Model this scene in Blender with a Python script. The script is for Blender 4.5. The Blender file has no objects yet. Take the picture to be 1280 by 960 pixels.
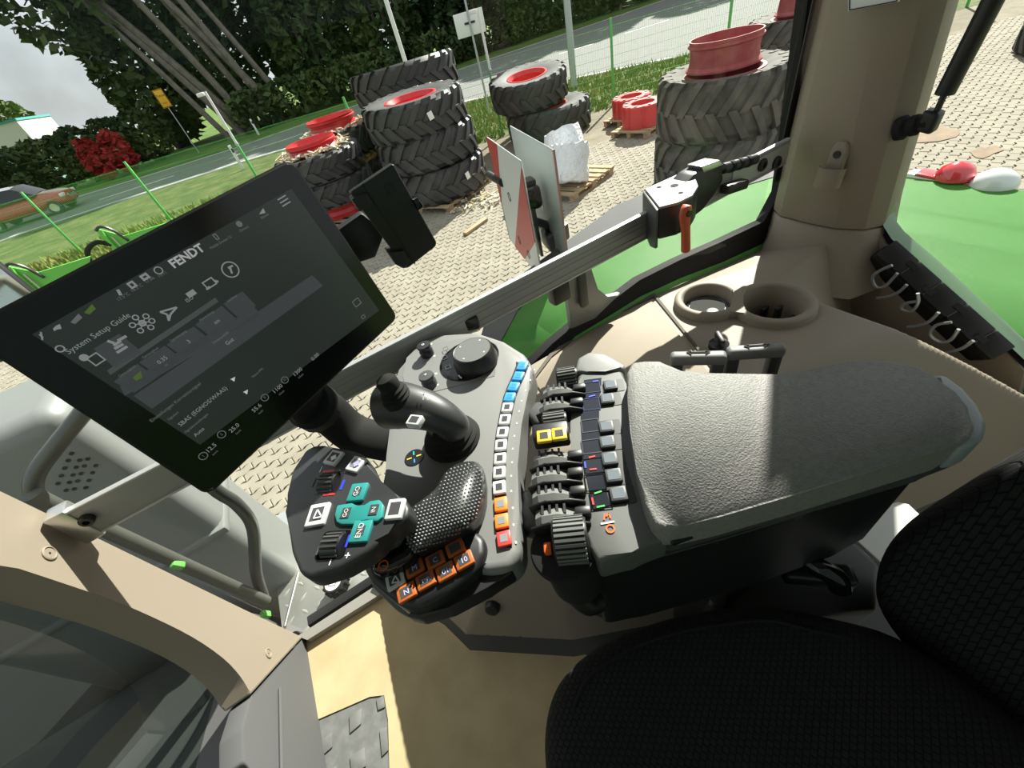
import bpy, bmesh, math, random
from mathutils import Vector, Matrix
random.seed(7)
V = Vector
# ---------------------------------------------------------------- camera (1280x960 frame, f = 500 px)
FPX = 500.0
EYE = V((0.0, 0.0, 2.8))
_dn = V((160.0, 525.0, FPX)).normalized()
_up = -_dn
_h = (V((0, 0, 1)) - _up * _up.z).normalized()
_r = _h.cross(_up)
if _r.x < 0: _r = -_r
_a = math.radians(20.0)
_X = _r * math.cos(_a) + _h * math.sin(_a)
_Y = _h * math.cos(_a) - _r * math.sin(_a)
CM = Matrix((_X, _Y, _up))            # camera axes (right, down, forward) -> world (X rear, Y right side, Z up)
cam = bpy.data.cameras.new('camera'); camo = bpy.data.objects.new('camera', cam)
bpy.context.scene.collection.objects.link(camo)
cam.sensor_width = 36.0; cam.lens = 36.0 * FPX / 1280.0; cam.clip_start = 0.02; cam.clip_end = 600
_c0, _c1, _c2 = CM.col[0], CM.col[1], CM.col[2]
camo.matrix_world = Matrix(((_c0.x, -_c1.x, -_c2.x, EYE.x), (_c0.y, -_c1.y, -_c2.y, EYE.y), (_c0.z, -_c1.z, -_c2.z, EYE.z), (0, 0, 0, 1)))
S = bpy.context.scene
S.camera = camo
# ---------------------------------------------------------------- world, sun, exposure
S.view_settings.view_transform = 'Standard'; S.view_settings.look = 'None'
S.view_settings.gamma = 1.0; S.view_settings.use_curve_mapping = False
S.view_settings.exposure = 0.0
SUN_AZ, SUN_EL = math.radians(33), math.radians(36.5)      # azimuth from +X towards +Y
W = bpy.data.worlds.new('sky'); S.world = W; W.use_nodes = True
nt = W.node_tree; nt.nodes.clear()
wo = nt.nodes.new('ShaderNodeOutputWorld'); bg = nt.nodes.new('ShaderNodeBackground')
sky = nt.nodes.new('ShaderNodeTexSky'); sky.sky_type = 'NISHITA'; sky.sun_disc = False
sky.sun_elevation = SUN_EL; sky.sun_rotation = math.pi / 2 - SUN_AZ; sky.air_density = 1.2; sky.dust_density = 2.0
tcw = nt.nodes.new('ShaderNodeTexCoord'); nz = nt.nodes.new('ShaderNodeTexNoise'); nz.inputs['Scale'].default_value = 2.2; nz.inputs['Detail'].default_value = 8
rp = nt.nodes.new('ShaderNodeValToRGB'); rp.color_ramp.elements[0].position = .22; rp.color_ramp.elements[1].position = .44
mxw = nt.nodes.new('ShaderNodeMix'); mxw.data_type = 'RGBA'
nt.links.new(tcw.outputs['Generated'], nz.inputs['Vector']); nt.links.new(nz.outputs['Fac'], rp.inputs['Fac'])
nt.links.new(rp.outputs['Color'], mxw.inputs[0]); nt.links.new(sky.outputs['Color'], mxw.inputs[6]); mxw.inputs[7].default_value = (17.5, 18.2, 19.0, 1)
nt.links.new(mxw.outputs[2], bg.inputs['Color']); bg.inputs['Strength'].default_value = 0.05
nt.links.new(bg.outputs[0], wo.inputs[0])
sl = bpy.data.lights.new('sun', 'SUN'); sl.energy = 13.5; sl.angle = math.radians(.6); sl.color = (1, .95, .86)
so = bpy.data.objects.new('sun', sl); S.collection.objects.link(so)
SUND = V((math.cos(SUN_EL) * math.cos(SUN_AZ), math.cos(SUN_EL) * math.sin(SUN_AZ), math.sin(SUN_EL)))
so.rotation_euler = SUND.to_track_quat('Z', 'Y').to_euler(); so.location = (8, 8, 12)
# ---------------------------------------------------------------- where a sight line meets a real plane
def ray(px, py): return CM @ V((px - 640, py - 480, FPX))
def Z(px, py, z):
    d = ray(px, py); return EYE + d * ((z - EYE.z) / d.z)
def Y(px, py, y):
    d = ray(px, py); return EYE + d * ((y - EYE.y) / d.y)
def X(px, py, x):
    d = ray(px, py); return EYE + d * ((x - EYE.x) / d.x)
def PL(px, py, p, n):
    d = ray(px, py); return EYE + d * ((p - EYE).dot(n) / d.dot(n))
def Zs(pts, z): return [Z(a, b, z) for a, b in pts]
def Ys(pts, y): return [Y(a, b, y) for a, b in pts]
def Xs(pts, x): return [X(a, b, x) for a, b in pts]
# ---------------------------------------------------------------- materials
MT = {}
def mat(name, col, rough=.5, metal=0.0, bump=None, var=None, spec=.5, coat=0, emit=None):
    if name in MT: return MT[name]
    m = bpy.data.materials.new(name); m.use_nodes = True; n = m.node_tree; b = n.nodes['Principled BSDF']
    b.inputs['Base Color'].default_value = (*col, 1); b.inputs['Roughness'].default_value = rough; b.inputs['Metallic'].default_value = metal
    b.inputs['Specular IOR Level'].default_value = spec; b.inputs['Coat Weight'].default_value = coat
    if emit: b.inputs['Emission Color'].default_value = (*emit[0], 1); b.inputs['Emission Strength'].default_value = emit[1]
    tc = n.nodes.new('ShaderNodeTexCoord')
    if var:                                                    # (scale, second colour, low, high)
        t = n.nodes.new('ShaderNodeTexNoise'); t.inputs['Scale'].default_value = var[0]; t.inputs['Detail'].default_value = 5
        r = n.nodes.new('ShaderNodeValToRGB'); r.color_ramp.elements[0].position = var[2]; r.color_ramp.elements[1].position = var[3]
        r.color_ramp.elements[0].color = (*col, 1); r.color_ramp.elements[1].color = (*var[1], 1)
        n.links.new(tc.outputs['Object'], t.inputs['Vector']); n.links.new(t.outputs['Fac'], r.inputs['Fac']); n.links.new(r.outputs['Color'], b.inputs['Base Color'])
    if bump:                                                   # (scale, strength, distance)
        t = n.nodes.new('ShaderNodeTexNoise'); t.inputs['Scale'].default_value = bump[0]; t.inputs['Detail'].default_value = 3
        bp = n.nodes.new('ShaderNodeBump'); bp.inputs['Strength'].default_value = bump[1]; bp.inputs['Distance'].default_value = bump[2]
        n.links.new(tc.outputs['Object'], t.inputs['Vector']); n.links.new(t.outputs['Fac'], bp.inputs['Height']); n.links.new(bp.outputs['Normal'], b.inputs['Normal'])
    MT[name] = m; return m
def glassmat(name, tint, refl=1.0, base=.03):
    m = bpy.data.materials.new(name); m.use_nodes = True; n = m.node_tree; n.nodes.clear()
    o = n.nodes.new('ShaderNodeOutputMaterial'); mx = n.nodes.new('ShaderNodeMixShader'); t = n.nodes.new('ShaderNodeBsdfTransparent'); g = n.nodes.new('ShaderNodeBsdfGlossy')
    t.inputs[0].default_value = (*tint, 1); g.inputs['Roughness'].default_value = 0.0
    ge = n.nodes.new('ShaderNodeNewGeometry'); dt = n.nodes.new('ShaderNodeVectorMath'); dt.operation = 'DOT_PRODUCT'
    n.links.new(ge.outputs['Normal'], dt.inputs[0]); n.links.new(ge.outputs['Incoming'], dt.inputs[1])
    def mth(op, a, b_=None):
        q = n.nodes.new('ShaderNodeMath'); q.operation = op
        for k_, w_ in enumerate((a, b_)):
            if w_ is None: continue
            if isinstance(w_, (int, float)): q.inputs[k_].default_value = w_
            else: n.links.new(w_, q.inputs[k_])
        return q.outputs[0]
    sch = mth('MULTIPLY_ADD', mth('POWER', mth('SUBTRACT', 1.0, mth('ABSOLUTE', dt.outputs['Value'])), 5.0), .96); sch.node.inputs[2].default_value = .04
    n.links.new(mth('MINIMUM', mth('MULTIPLY', sch, refl), 1.0), mx.inputs[0])
    n.links.new(t.outputs[0], mx.inputs[1]); n.links.new(g.outputs[0], mx.inputs[2]); n.links.new(mx.outputs[0], o.inputs[0])
    MT[name] = m; return m
GREY = mat('console_grey_plastic', (.17, .17, .165), .5, bump=(900, .12, .001), var=(1500, (.21, .21, .205), .4, .7))
DGREY = mat('dark_grey_plastic', (.055, .058, .06), .5, bump=(900, .1, .001))
BLK = mat('black_plastic', (.012, .012, .013), .42)
BLKG = mat('gloss_black', (.006, .006, .007), .12)
BLKM = mat('matt_black_rubber', (.013, .013, .013), .8, spec=.25)
BEIGE = mat('beige_trim', (.245, .203, .156), .62, bump=(700, .15, .001), var=(900, (.28, .234, .183), .4, .7))
BEIGED = mat('beige_panel', (.25, .205, .155), .7, bump=(900, .2, .001), var=(1200, (.30, .25, .19), .35, .65))
PAD = mat('pad_leather', (.20, .198, .188), .6, bump=(420, .6, .002), var=(200, (.25, .246, .235), .35, .7))
CARD = mat('cardboard', (.47, .37, .215), .85, var=(9, (.39, .30, .165), .4, .72), bump=(60, .1, .002))
MATG = mat('rubber_mat_grey', (.12, .12, .118), .85, var=(30, (.17, .17, .165), .4, .7))
ALU = mat('aluminium', (.62, .62, .61), .32, .9)
STEEL = mat('steel_grey', (.45, .45, .45), .35, .9)
DSTEEL = mat('dark_steel', (.05, .05, .052), .35, .6)
GREEN = mat('fender_green', (.095, .29, .065), .58, spec=.2, var=(1.2, (.12, .35, .085), .3, .7))
FGREY = mat('fender_grey', (.095, .095, .097), .75, spec=.25, bump=(300, .1, .001))
DKG = mat('charcoal_paint', (.06, .062, .06), .5)
WHT = mat('white_print', (.8, .8, .8), .5)
LGT = mat('light_grey_key', (.6, .6, .6), .4)
ORG = mat('orange_plastic', (.75, .13, .02), .4)
BRN = mat('orange_key_frame', (.42, .105, .02), .4)
BLUE = mat('blue_key', (.03, .25, .62), .35)
TEAL = mat('teal_key', (.03, .42, .40), .3)
YEL = mat('yellow_key', (.8, .52, .04), .4)
REDK = mat('red_key', (.75, .06, .05), .4)
REDM = mat('red_marking', (.65, .03, .03), .4)
BLUM = mat('blue_marking', (.03, .05, .75), .4)
GRNM = mat('green_marking', (.05, .5, .08), .4)
WIN = glassmat('window_glass', (.94, .965, .95), .33)
WSH = glassmat('windscreen_glass', (.40, .47, .44), 4.0)
# ---------------------------------------------------------------- builders
COL = S.collection
ORIG = {}
def thing(name, label, cat, loc, group=None, kind=None):
    o = bpy.data.objects.new(name, None); COL.objects.link(o); o.location = loc; o.empty_display_size = .05
    if label: o['label'] = label
    if cat: o['category'] = cat
    if group: o['group'] = group
    if kind: o['kind'] = kind
    ORIG[o.name] = V(loc); return o
def put(name, bm, m, parent=None, angle=38, label=None, cat=None, group=None, kind=None, origin=None, recalc=True):
    if recalc: bmesh.ops.recalc_face_normals(bm, faces=bm.faces)
    if parent is not None: og = ORIG[parent.name]
    else:
        if origin is None:
            xs = [v.co for v in bm.verts]; n = len(xs)
            origin = V((sum(p.x for p in xs) / n, sum(p.y for p in xs) / n, min(p.z for p in xs)))
        og = V(origin)
    bmesh.ops.translate(bm, verts=bm.verts, vec=-og)
    me = bpy.data.meshes.new(name); bm.to_mesh(me); bm.free()
    if angle is not None:
        for p in me.polygons: p.use_smooth = True
        me.set_sharp_from_angle(angle=math.radians(angle))
    ms = m if isinstance(m, (list, tuple)) else [m]
    for x in ms: me.materials.append(x)
    o = bpy.data.objects.new(name, me); COL.objects.link(o)
    if parent is not None: o.parent = parent
    else: o.location = og
    ORIG[o.name] = og
    if label: o['label'] = label
    if cat: o['category'] = cat
    if group: o['group'] = group
    if kind: o['kind'] = kind
    return o
def NB(): return bmesh.new()
def join(*bms):
    b = bmesh.new()
    for s in bms:
        me = bpy.data.meshes.new('t'); s.to_mesh(me); s.free(); b.from_mesh(me); bpy.data.meshes.remove(me)
    return b
def prism(pts, d, bevel=0.0, seg=2, bm=None):
    b = bm or bmesh.new(); d = V(d)
    a = [b.verts.new(p) for p in pts]; c = [b.verts.new(V(p) + d) for p in pts]; n = len(pts)
    fs = [b.faces.new(a), b.faces.new(c[::-1])]
    for i in range(n):
        j = (i + 1) % n; fs.append(b.faces.new((a[j], a[i], c[i], c[j])))
    if bevel > 0:
        es = list({e for f in fs for e in f.edges})
        bmesh.ops.bevel(b, geom=es, offset=bevel, segments=seg, profile=.5, affect='EDGES', clamp_overlap=True)
    return b
def frame(n, u):
    n = V(n).normalized(); u = (V(u) - n * V(u).dot(n)).normalized(); return u, n.cross(u), n
def box(c, u, v, n, w, h, d, bevel=0.0, seg=2, bm=None):
    c = V(c); u = V(u).normalized() * w / 2; v = V(v).normalized() * h / 2; n = V(n).normalized() * d / 2
    return prism([c - u - v + n, c + u - v + n, c + u + v + n, c - u + v + n], -2 * n, bevel, seg, bm)
def abox(x0, x1, y0, y1, z0, z1, bevel=0.0, seg=2, bm=None):
    return box(((x0 + x1) / 2, (y0 + y1) / 2, (z0 + z1) / 2), (1, 0, 0), (0, 1, 0), (0, 0, 1), x1 - x0, y1 - y0, z1 - z0, bevel, seg, bm)
def loft(rings, bm=None, closed=True, caps=True):
    b = bm or bmesh.new(); R = [[b.verts.new(p) for p in r] for r in rings]; n = len(R[0])
    for k in range(len(R) - 1):
        for i in range(n if closed else n - 1):
            j = (i + 1) % n; b.faces.new((R[k][i], R[k][j], R[k + 1][j], R[k + 1][i]))
    if caps and closed:
        b.faces.new(R[0][::-1]); b.faces.new(R[-1])
    return b
def smoothpath(pts, k=6):
    pts = [V(p) for p in pts]
    if k <= 1 or len(pts) < 3: return pts
    P = [pts[0] * 2 - pts[1]] + pts + [pts[-1] * 2 - pts[-2]]; out = []
    for i in range(1, len(P) - 2):
        for s in range(k):
            t = s / k; a, b, c, d = P[i - 1], P[i], P[i + 1], P[i + 2]
            out.append(.5 * ((2 * b) + (c - a) * t + (2 * a - 5 * b + 4 * c - d) * t * t + (3 * b - a - 3 * c + d) * t ** 3))
    out.append(pts[-1]); return out
def tube(pts, r, seg=10, k=1, bm=None, flat=1.0, upv=None):
    pts = smoothpath(pts, k); rings = []; prev = None
    for i, p in enumerate(pts):
        t = (pts[min(i + 1, len(pts) - 1)] - pts[max(i - 1, 0)]).normalized()
        if prev is None:
            ref = V(upv) if upv else (V((0, 0, 1)) if abs(t.z) < .9 else V((1, 0, 0)))
            u = (ref - t * ref.dot(t)).normalized()
        else: u = (prev - t * prev.dot(t)).normalized()
        prev = u; v = t.cross(u); rr = r[i] if isinstance(r, list) else (r(i / (len(pts) - 1)) if callable(r) else r)
        rings.append([p + u * (math.cos(a) * rr * flat) + v * (math.sin(a) * rr) for a in [2 * math.pi * q / seg for q in range(seg)]])
    return loft(rings, bm)
def lathe(c, axis, prof, seg=32, bm=None, u=None, caps=True):
    c = V(c); n = V(axis).normalized(); ref = V(u) if u else (V((1, 0, 0)) if abs(n.x) < .9 else V((0, 1, 0)))
    u = (ref - n * ref.dot(n)).normalized(); v = n.cross(u)
    rings = [[c + n * h + (u * math.cos(a) + v * math.sin(a)) * max(r, 1e-5) for a in [2 * math.pi * q / seg for q in range(seg)]] for r, h in prof]
    return loft(rings, bm, True, caps)
def strip(path_a, path_b, d, bevel=0, bm=None):             # a band between two curves, given thickness d
    b = bm or bmesh.new(); d = V(d); n = len(path_a)
    rows = [[b.verts.new(p) for p in path_a], [b.verts.new(p) for p in path_b], [b.verts.new(V(p) + d) for p in path_b], [b.verts.new(V(p) + d) for p in path_a]]
    for k in range(4):
        for i in range(n - 1): b.faces.new((rows[k][i], rows[k][i + 1], rows[(k + 1) % 4][i + 1], rows[(k + 1) % 4][i]))
    b.faces.new([rows[k][0] for k in range(4)]); b.faces.new([rows[k][-1] for k in range(3, -1, -1)])
    return b
def ringframe(c, u, v, n, w, h, bw, d, bm=None):             # a square frame
    b = bm or bmesh.new(); c = V(c); u = V(u).normalized(); v = V(v).normalized(); n = V(n).normalized()
    o = [c + u * (sx * w / 2) + v * (sy * h / 2) for sx, sy in ((-1, -1), (1, -1), (1, 1), (-1, 1))]
    i = [c + u * (sx * (w / 2 - bw)) + v * (sy * (h / 2 - bw)) for sx, sy in ((-1, -1), (1, -1), (1, 1), (-1, 1))]
    L = [[b.verts.new(p) for p in q] for q in (o, i, [p + n * d for p in i], [p + n * d for p in o])]
    for k in range(4):
        for q in range(4): b.faces.new((L[k][q], L[k][(q + 1) % 4], L[(k + 1) % 4][(q + 1) % 4], L[(k + 1) % 4][q]))
    return b
def text(s, o, u, v, size, depth=.0004, align='CENTER', bm=None, ay='CENTER', bold=0.0):
    cu = bpy.data.curves.new('t', 'FONT'); cu.body = s; cu.size = size; cu.extrude = depth / 2; cu.align_x = align; cu.align_y = ay; cu.resolution_u = 2; cu.offset = bold
    ob = bpy.data.objects.new('t', cu); me = bpy.data.meshes.new_from_object(ob)
    b = bm or bmesh.new(); u = V(u).normalized(); v = V(v); v = (v - u * v.dot(u)).normalized(); n = u.cross(v)
    M4 = Matrix(((u.x, v.x, n.x, o[0]), (u.y, v.y, n.y, o[1]), (u.z, v.z, n.z, o[2]), (0, 0, 0, 1))); me.transform(M4)
    b.from_mesh(me); bpy.data.objects.remove(ob); bpy.data.curves.remove(cu); bpy.data.meshes.remove(me); return b
def seg3(a, b, w, n, d=.0004, bm=None):                      # a thin printed stroke from a to b on a surface with normal n
    a = V(a); b_ = V(b); u = (b_ - a); n = V(n).normalized(); return box((a + b_) / 2 + n * d / 2, u, n.cross(u), n, u.length, w, d, 0, 1, bm)
def disc(c, n, r, d, seg=20, bm=None): return lathe(c, n, [(r, 0), (r, d)], seg, bm)
def annulus(c, n, r0, r1, d, seg=24, bm=None):
    c = V(c); n = V(n).normalized(); b = bm or bmesh.new(); ref = V((1, 0, 0)) if abs(n.x) < .9 else V((0, 1, 0)); u = (ref - n * ref.dot(n)).normalized(); v = n.cross(u)
    L = []
    for r, h in ((r0, 0), (r1, 0), (r1, d), (r0, d)): L.append([b.verts.new(c + n * h + (u * math.cos(a) + v * math.sin(a)) * r) for a in [2 * math.pi * q / seg for q in range(seg)]])
    for k in range(4):
        for q in range(seg): b.faces.new((L[k][q], L[k][(q + 1) % seg], L[(k + 1) % 4][(q + 1) % seg], L[(k + 1) % 4][q]))
    return b
def setdata(o, **kw):
    for k, v in kw.items(): o[k] = v
def dup(root, loc, rot=None, **kw):                          # copy a thing, its parts and their sub-parts
    r = root.copy(); COL.objects.link(r); r.location = loc
    if rot is not None: r.rotation_euler = rot
    for ch in list(root.children):
        c = ch.copy(); COL.objects.link(c); c.parent = r
        for g in list(ch.children):
            d = g.copy(); COL.objects.link(d); d.parent = c
    for k, v in kw.items(): r[k] = v
    return r
UP = V((0, 0, 1))
# ================================================================ OUTDOORS: ground
def gridmat(name, c1, c2, c3, scale, rough=.9, bump=.4, bscale=40, bdist=.03, fine=None):
    m = bpy.data.materials.new(name); m.use_nodes = True; n = m.node_tree; b = n.nodes['Principled BSDF']; b.inputs['Roughness'].default_value = rough; b.inputs['Specular IOR Level'].default_value = .2
    tc = n.nodes.new('ShaderNodeTexCoord'); t = n.nodes.new('ShaderNodeTexNoise'); t.inputs['Scale'].default_value = scale; t.inputs['Detail'].default_value = 8; t.inputs['Roughness'].default_value = .65
    r = n.nodes.new('ShaderNodeValToRGB'); e = r.color_ramp.elements; e[0].position = .3; e[1].position = .7; e[0].color = (*c1, 1); e[1].color = (*c3, 1); q = e.new(.5); q.color = (*c2, 1)
    t2 = n.nodes.new('ShaderNodeTexNoise'); t2.inputs['Scale'].default_value = bscale; t2.inputs['Detail'].default_value = 4
    bp = n.nodes.new('ShaderNodeBump'); bp.inputs['Strength'].default_value = bump; bp.inputs['Distance'].default_value = bdist
    n.links.new(tc.outputs['Object'], t.inputs['Vector']); n.links.new(tc.outputs['Object'], t2.inputs['Vector'])
    n.links.new(t.outputs['Fac'], r.inputs['Fac']); n.links.new(r.outputs['Color'], b.inputs['Base Color']); n.links.new(t2.outputs['Fac'], bp.inputs['Height']); n.links.new(bp.outputs['Normal'], b.inputs['Normal'])
    return m
GRASS = gridmat('verge_grass', (.042, .068, .018), (.088, .118, .034), (.175, .168, .07), 1.1, bump=.8, bscale=14, bdist=.08)
LAWN = gridmat('far_grass', (.05, .10, .02), (.10, .17, .035), (.17, .21, .06), .5, bump=.8, bscale=9, bdist=.1)
ASPH = gridmat('asphalt', (.165, .165, .16), (.195, .195, .188), (.225, .22, .21), 3, bump=.1, bscale=60, bdist=.01)
SAND = gridmat('joint_sand', (.16, .137, .10), (.21, .18, .13), (.25, .22, .165), 3, bump=.3, bscale=30, bdist=.02)
PAVE = gridmat('paver_concrete', (.235, .21, .165), (.275, .247, .198), (.325, .296, .24), 2.3, bump=.2, bscale=90, bdist=.003)
def flat(pts, z, th=.2): return prism([V((p[0], p[1], z)) for p in pts], (0, 0, -th))
put('ground', flat([(-160, -60), (160, -60), (160, 200), (-160, 200)], -.12, .3), LAWN, kind='structure', angle=None)
PAVEDGE = [(-16, 11), (-7, 11.8), (-2.2, 12.6), (1.2, 14.2), (3.4, 13.8), (6.9, 12.15), (9.7, 10.75), (13, 9.2), (20, 5.8), (40, -4)]
yard = put('yard_pavement', flat([(-16, -6)] + PAVEDGE + [(40, -6)], -.022, .1), SAND, kind='structure', angle=None, origin=(0, 0, 0))
NEAR = [(-40, 29.8), (-12, 29.3), (-6.8, 28.6), (-1, 27.2), (1.3, 26.2), (9.5, 20.6), (12.7, 16.6), (15.2, 13.4), (24, 8), (45, -2)]
FAR = [(90, 20), (55, 33), (38, 36.5), (27, 36.5), (17.8, 37), (9, 36.6), (2.8, 35.8), (-.8, 35.6), (-6, 37), (-12.6, 39.5), (-40, 44)]
put('grass_verge', flat([p for p in PAVEDGE] + NEAR[::-1] + [(-40, 11)], -.02, .1), GRASS, kind='structure', angle=None, origin=(0, 0, 0))
road = put('road', flat(NEAR + FAR, .0, .1), ASPH, kind='structure', angle=None, origin=(0, 0, 0))
def ribbon(pts, w, z=.004):
    p = [V((a[0], a[1], z)) for a in pts]; L, R = [], []
    for i in range(len(p)):
        t = (p[min(i + 1, len(p) - 1)] - p[max(i - 1, 0)]).normalized(); s = V((-t.y, t.x, 0)) * w / 2; L.append(p[i] + s); R.append(p[i] - s)
    return strip(L, R, (0, 0, .006))
LINE = mat('road_paint', (.72, .72, .70), .6)
put('edge_line', ribbon([(x, y + .45) for x, y in NEAR[1:8]], .16), LINE, road, angle=None)
put('edge_line', ribbon([(x, y - .5) for x, y in FAR[1:-1]], .16), LINE, road, angle=None)
for a, b in (((18.3, 25.4), (20.3, 24.6)), ((22.4, 24.2), (25.2, 23.4)), ((28.0, 23.0), (30.8, 22.3)), ((-8.4, 32.4), (-4.4, 31.6)), ((-1, 31), (3, 30.2)), ((6.2, 29.4), (9.6, 28.4)), ((12.2, 27.5), (15.2, 26.5))):
    put('centre_dash', ribbon([a, b], .17), LINE, road, angle=None)
# pavers
def paver(c, ang, L, Wd, dz):
    n = 6; A = .011
    top = []
    for i in range(n + 1):
        t = i / n; top.append((-L / 2 + t * L, -Wd / 2 + A * (1 if i % 4 in (1, 2) else -1)))
    for i in range(n, -1, -1):
        t = i / n; top.append((-L / 2 + t * L, Wd / 2 + A * (1 if i % 4 in (1, 2) else -1)))
    ca, sa = math.cos(ang), math.sin(ang)
    def w(p, s, z):
        x, y = p[0] * s, p[1] * s; return V((c[0] + x * ca - y * sa, c[1] + x * sa + y * ca, z))
    return [w(p, 1, -.022) for p in top], [w(p, 1, -.004 + dz) for p in top], [w(p, .94, dz) for p in top]
def addpaver(b, q):
    R = [[b.verts.new(p) for p in r] for r in q]; n = len(R[0])
    for k in range(2):
        for i in range(n): b.faces.new((R[k][i], R[k][(i + 1) % n], R[k + 1][(i + 1) % n], R[k + 1][i]))
    b.faces.new(R[2])
def pix(p):
    v = CM.transposed() @ (V(p) - EYE); return (v.x / v.z * FPX + 640, v.y / v.z * FPX + 480, v.z) if v.z > .1 else (9e9, 9e9, v.z)
def inpoly(x, y, poly):
    r = False
    for i in range(len(poly)):
        (x1, y1), (x2, y2) = poly[i], poly[i - 1]
        if (y1 > y) != (y2 > y) and x < (x2 - x1) * (y - y1) / (y2 - y1) + x1: r = not r
    return r
OPEN = [(268, 624), (380, 560), (440, 500), (505, 425), (560, 345), (500, 345), (560, 290), (615, 300), (650, 330), (600, 395), (498, 432), (492, 600), (380, 600), (340, 640)]
pang = math.radians(12); cells = []
PLn, PWd = .225, .1125
for i in range(-70, 90):
    for j in range(-20, 130):
        lx = i * PLn + (j % 2) * PLn / 2; ly = j * PWd
        x = lx * math.cos(pang) - ly * math.sin(pang); y = lx * math.sin(pang) + ly * math.cos(pang) + .6
        q = pix((x, y, 0))
        if q[2] > 9.5 or not (-60 < q[0] < 1340 and -60 < q[1] < 1020) or y < 1.3: continue
        if y > 11 - max(0, x - 9) * .5: continue
        cells.append((0 if inpoly(q[0], q[1], OPEN) else 1, q[2], x, y))
cells.sort(); stuffp = bmesh.new(); npv = 0
for k, (o_, d_, x, y) in enumerate(cells):
    q = paver((x, y), pang + random.uniform(-.006, .006), PLn - .006, PWd - .006, random.uniform(-.003, .003))
    if o_ == 0 and npv < 300:
        b = bmesh.new(); addpaver(b, q); put('paver', b, PAVE, yard, angle=None); npv += 1
    else: addpaver(stuffp, q)
put('pavers_beyond', stuffp, PAVE, yard, angle=None, kind='stuff')
# short grass
def tufts(n, area, h, w, seed):
    rnd = random.Random(seed); b = bmesh.new()
    for _ in range(n):
        x, y = area(rnd); a = rnd.uniform(0, 6.28); hh = h * rnd.uniform(.5, 1.2); dx, dy = math.cos(a) * w, math.sin(a) * w; lx, ly = rnd.uniform(-.5, .5) * hh, rnd.uniform(-.5, .5) * hh
        v = [b.verts.new(p) for p in ((x - dx, y - dy, -.02), (x + dx, y + dy, -.02), (x + lx, y + ly, hh))]; b.faces.new(v)
    return b
def varea(r):
    while True:
        x = r.uniform(-16, 20); y = r.uniform(8, 20)
        if inpoly(x, y, PAVEDGE + NEAR[::-1]): return x, y
GB = mat('grass_blades', (.14, .22, .04), .8, var=(.9, (.30, .31, .09), .35, .7), spec=.2)
put('short_grass', tufts(26000, varea, .16, .03, 3), GB, angle=None, kind='stuff', label='short green and dry grass on the verge behind the mesh fence', cat='grass', recalc=False, origin=(0, 0, 0))
# ================================================================ wheels and tyres
RUB = mat('tyre_rubber', (.028, .028, .029), .58, var=(2.5, (.05, .05, .048), .35, .7), bump=(25, .2, .01))
RUBD = mat('dusty_tyre_rubber', (.055, .052, .045), .85, var=(3, (.13, .12, .10), .35, .7), bump=(25, .2, .01))
RED = mat('rim_red', (.52, .022, .028), .38, var=(3, (.60, .035, .04), .4, .7))
REDD = mat('dusty_rim_red', (.30, .045, .05), .7, var=(5, (.38, .11, .10), .4, .75))
STK = mat('paper_tag', (.75, .75, .73), .7)
WOOD = mat('pallet_wood', (.42, .30, .17), .85, var=(6, (.30, .21, .12), .4, .7))
def tyre_bm(R, W_, r):
    b = bmesh.new(); s = R - r
    prof = [(r + .02, W_ * .16), (r + .01, W_ * .08), (r + s * .35, W_ * .02), (R - s * .22, W_ * .0), (R - .10, W_ * .05), (R - .05, W_ * .14), (R - .045, W_ * .5), (R - .05, W_ * .86), (R - .10, W_ * .95), (R - s * .22, W_), (r + s * .35, W_ * .98), (r + .01, W_ * .92), (r + .02, W_ * .84), (r - .02, W_ * .5)]
    n = 56; rings = [[b.verts.new((rr * math.cos(a), rr * math.sin(a), h)) for a in [2 * math.pi * q / n for q in range(n)]] for rr, h in prof]
    for k in range(len(rings)):
        for q in range(n): b.faces.new((rings[k][q], rings[k][(q + 1) % n], rings[(k + 1) % len(rings)][(q + 1) % n], rings[(k + 1) % len(rings)][q]))
    N = 20
    for side in (0, 1):
        for q in range(N):
            a0 = 2 * math.pi * (q + .5 * side) / N; secs = []
            for t, rad, h, da in ((0, R - .075, .53, 0), (0, R, .53, 0), (.33, R + .002, .30, .12), (.75, R - .005, .06, .25), (1, R - .055, -.005, .29), (1.2, R - .13, .0, .31)):
                hh = h if side == 0 else 1 - h; aw = (.062 if t < .9 else .052); secs.append((rad, hh * W_, a0 + da, aw))
            L = []
            for rad, h, a, aw in secs:
                for sg in (-1, 1):
                    for dr in (0, -.07): L.append(b.verts.new(((rad + dr) * math.cos(a + sg * aw), (rad + dr) * math.sin(a + sg * aw), h)))
            for k in range(len(secs) - 1):
                p, z = 4 * k, 4 * (k + 1)
                for i, j in ((0, 2), (2, 3), (3, 1), (1, 0)): b.faces.new((L[p + i], L[p + j], L[z + j], L[z + i]))
            b.faces.new((L[0], L[1], L[3], L[2])); b.faces.new((L[-4], L[-2], L[-1], L[-3]))
    return b
def rim_bm(r, W_):
    return lathe((0, 0, 0), (0, 0, 1), [(r * .2, W_ * .36), (r * .7, W_ * .36), (r * .88, W_ * .42), (r * .9, W_ * .8), (r + .0, W_ * .9), (r + .035, W_ * .93), (r + .035, W_ * .95), (r * .97, W_ * .95), (r * .86, W_ * .82), (r * .84, W_ * .44), (r * .68, W_ * .40), (r * .2, W_ * .40)], 40)
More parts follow.
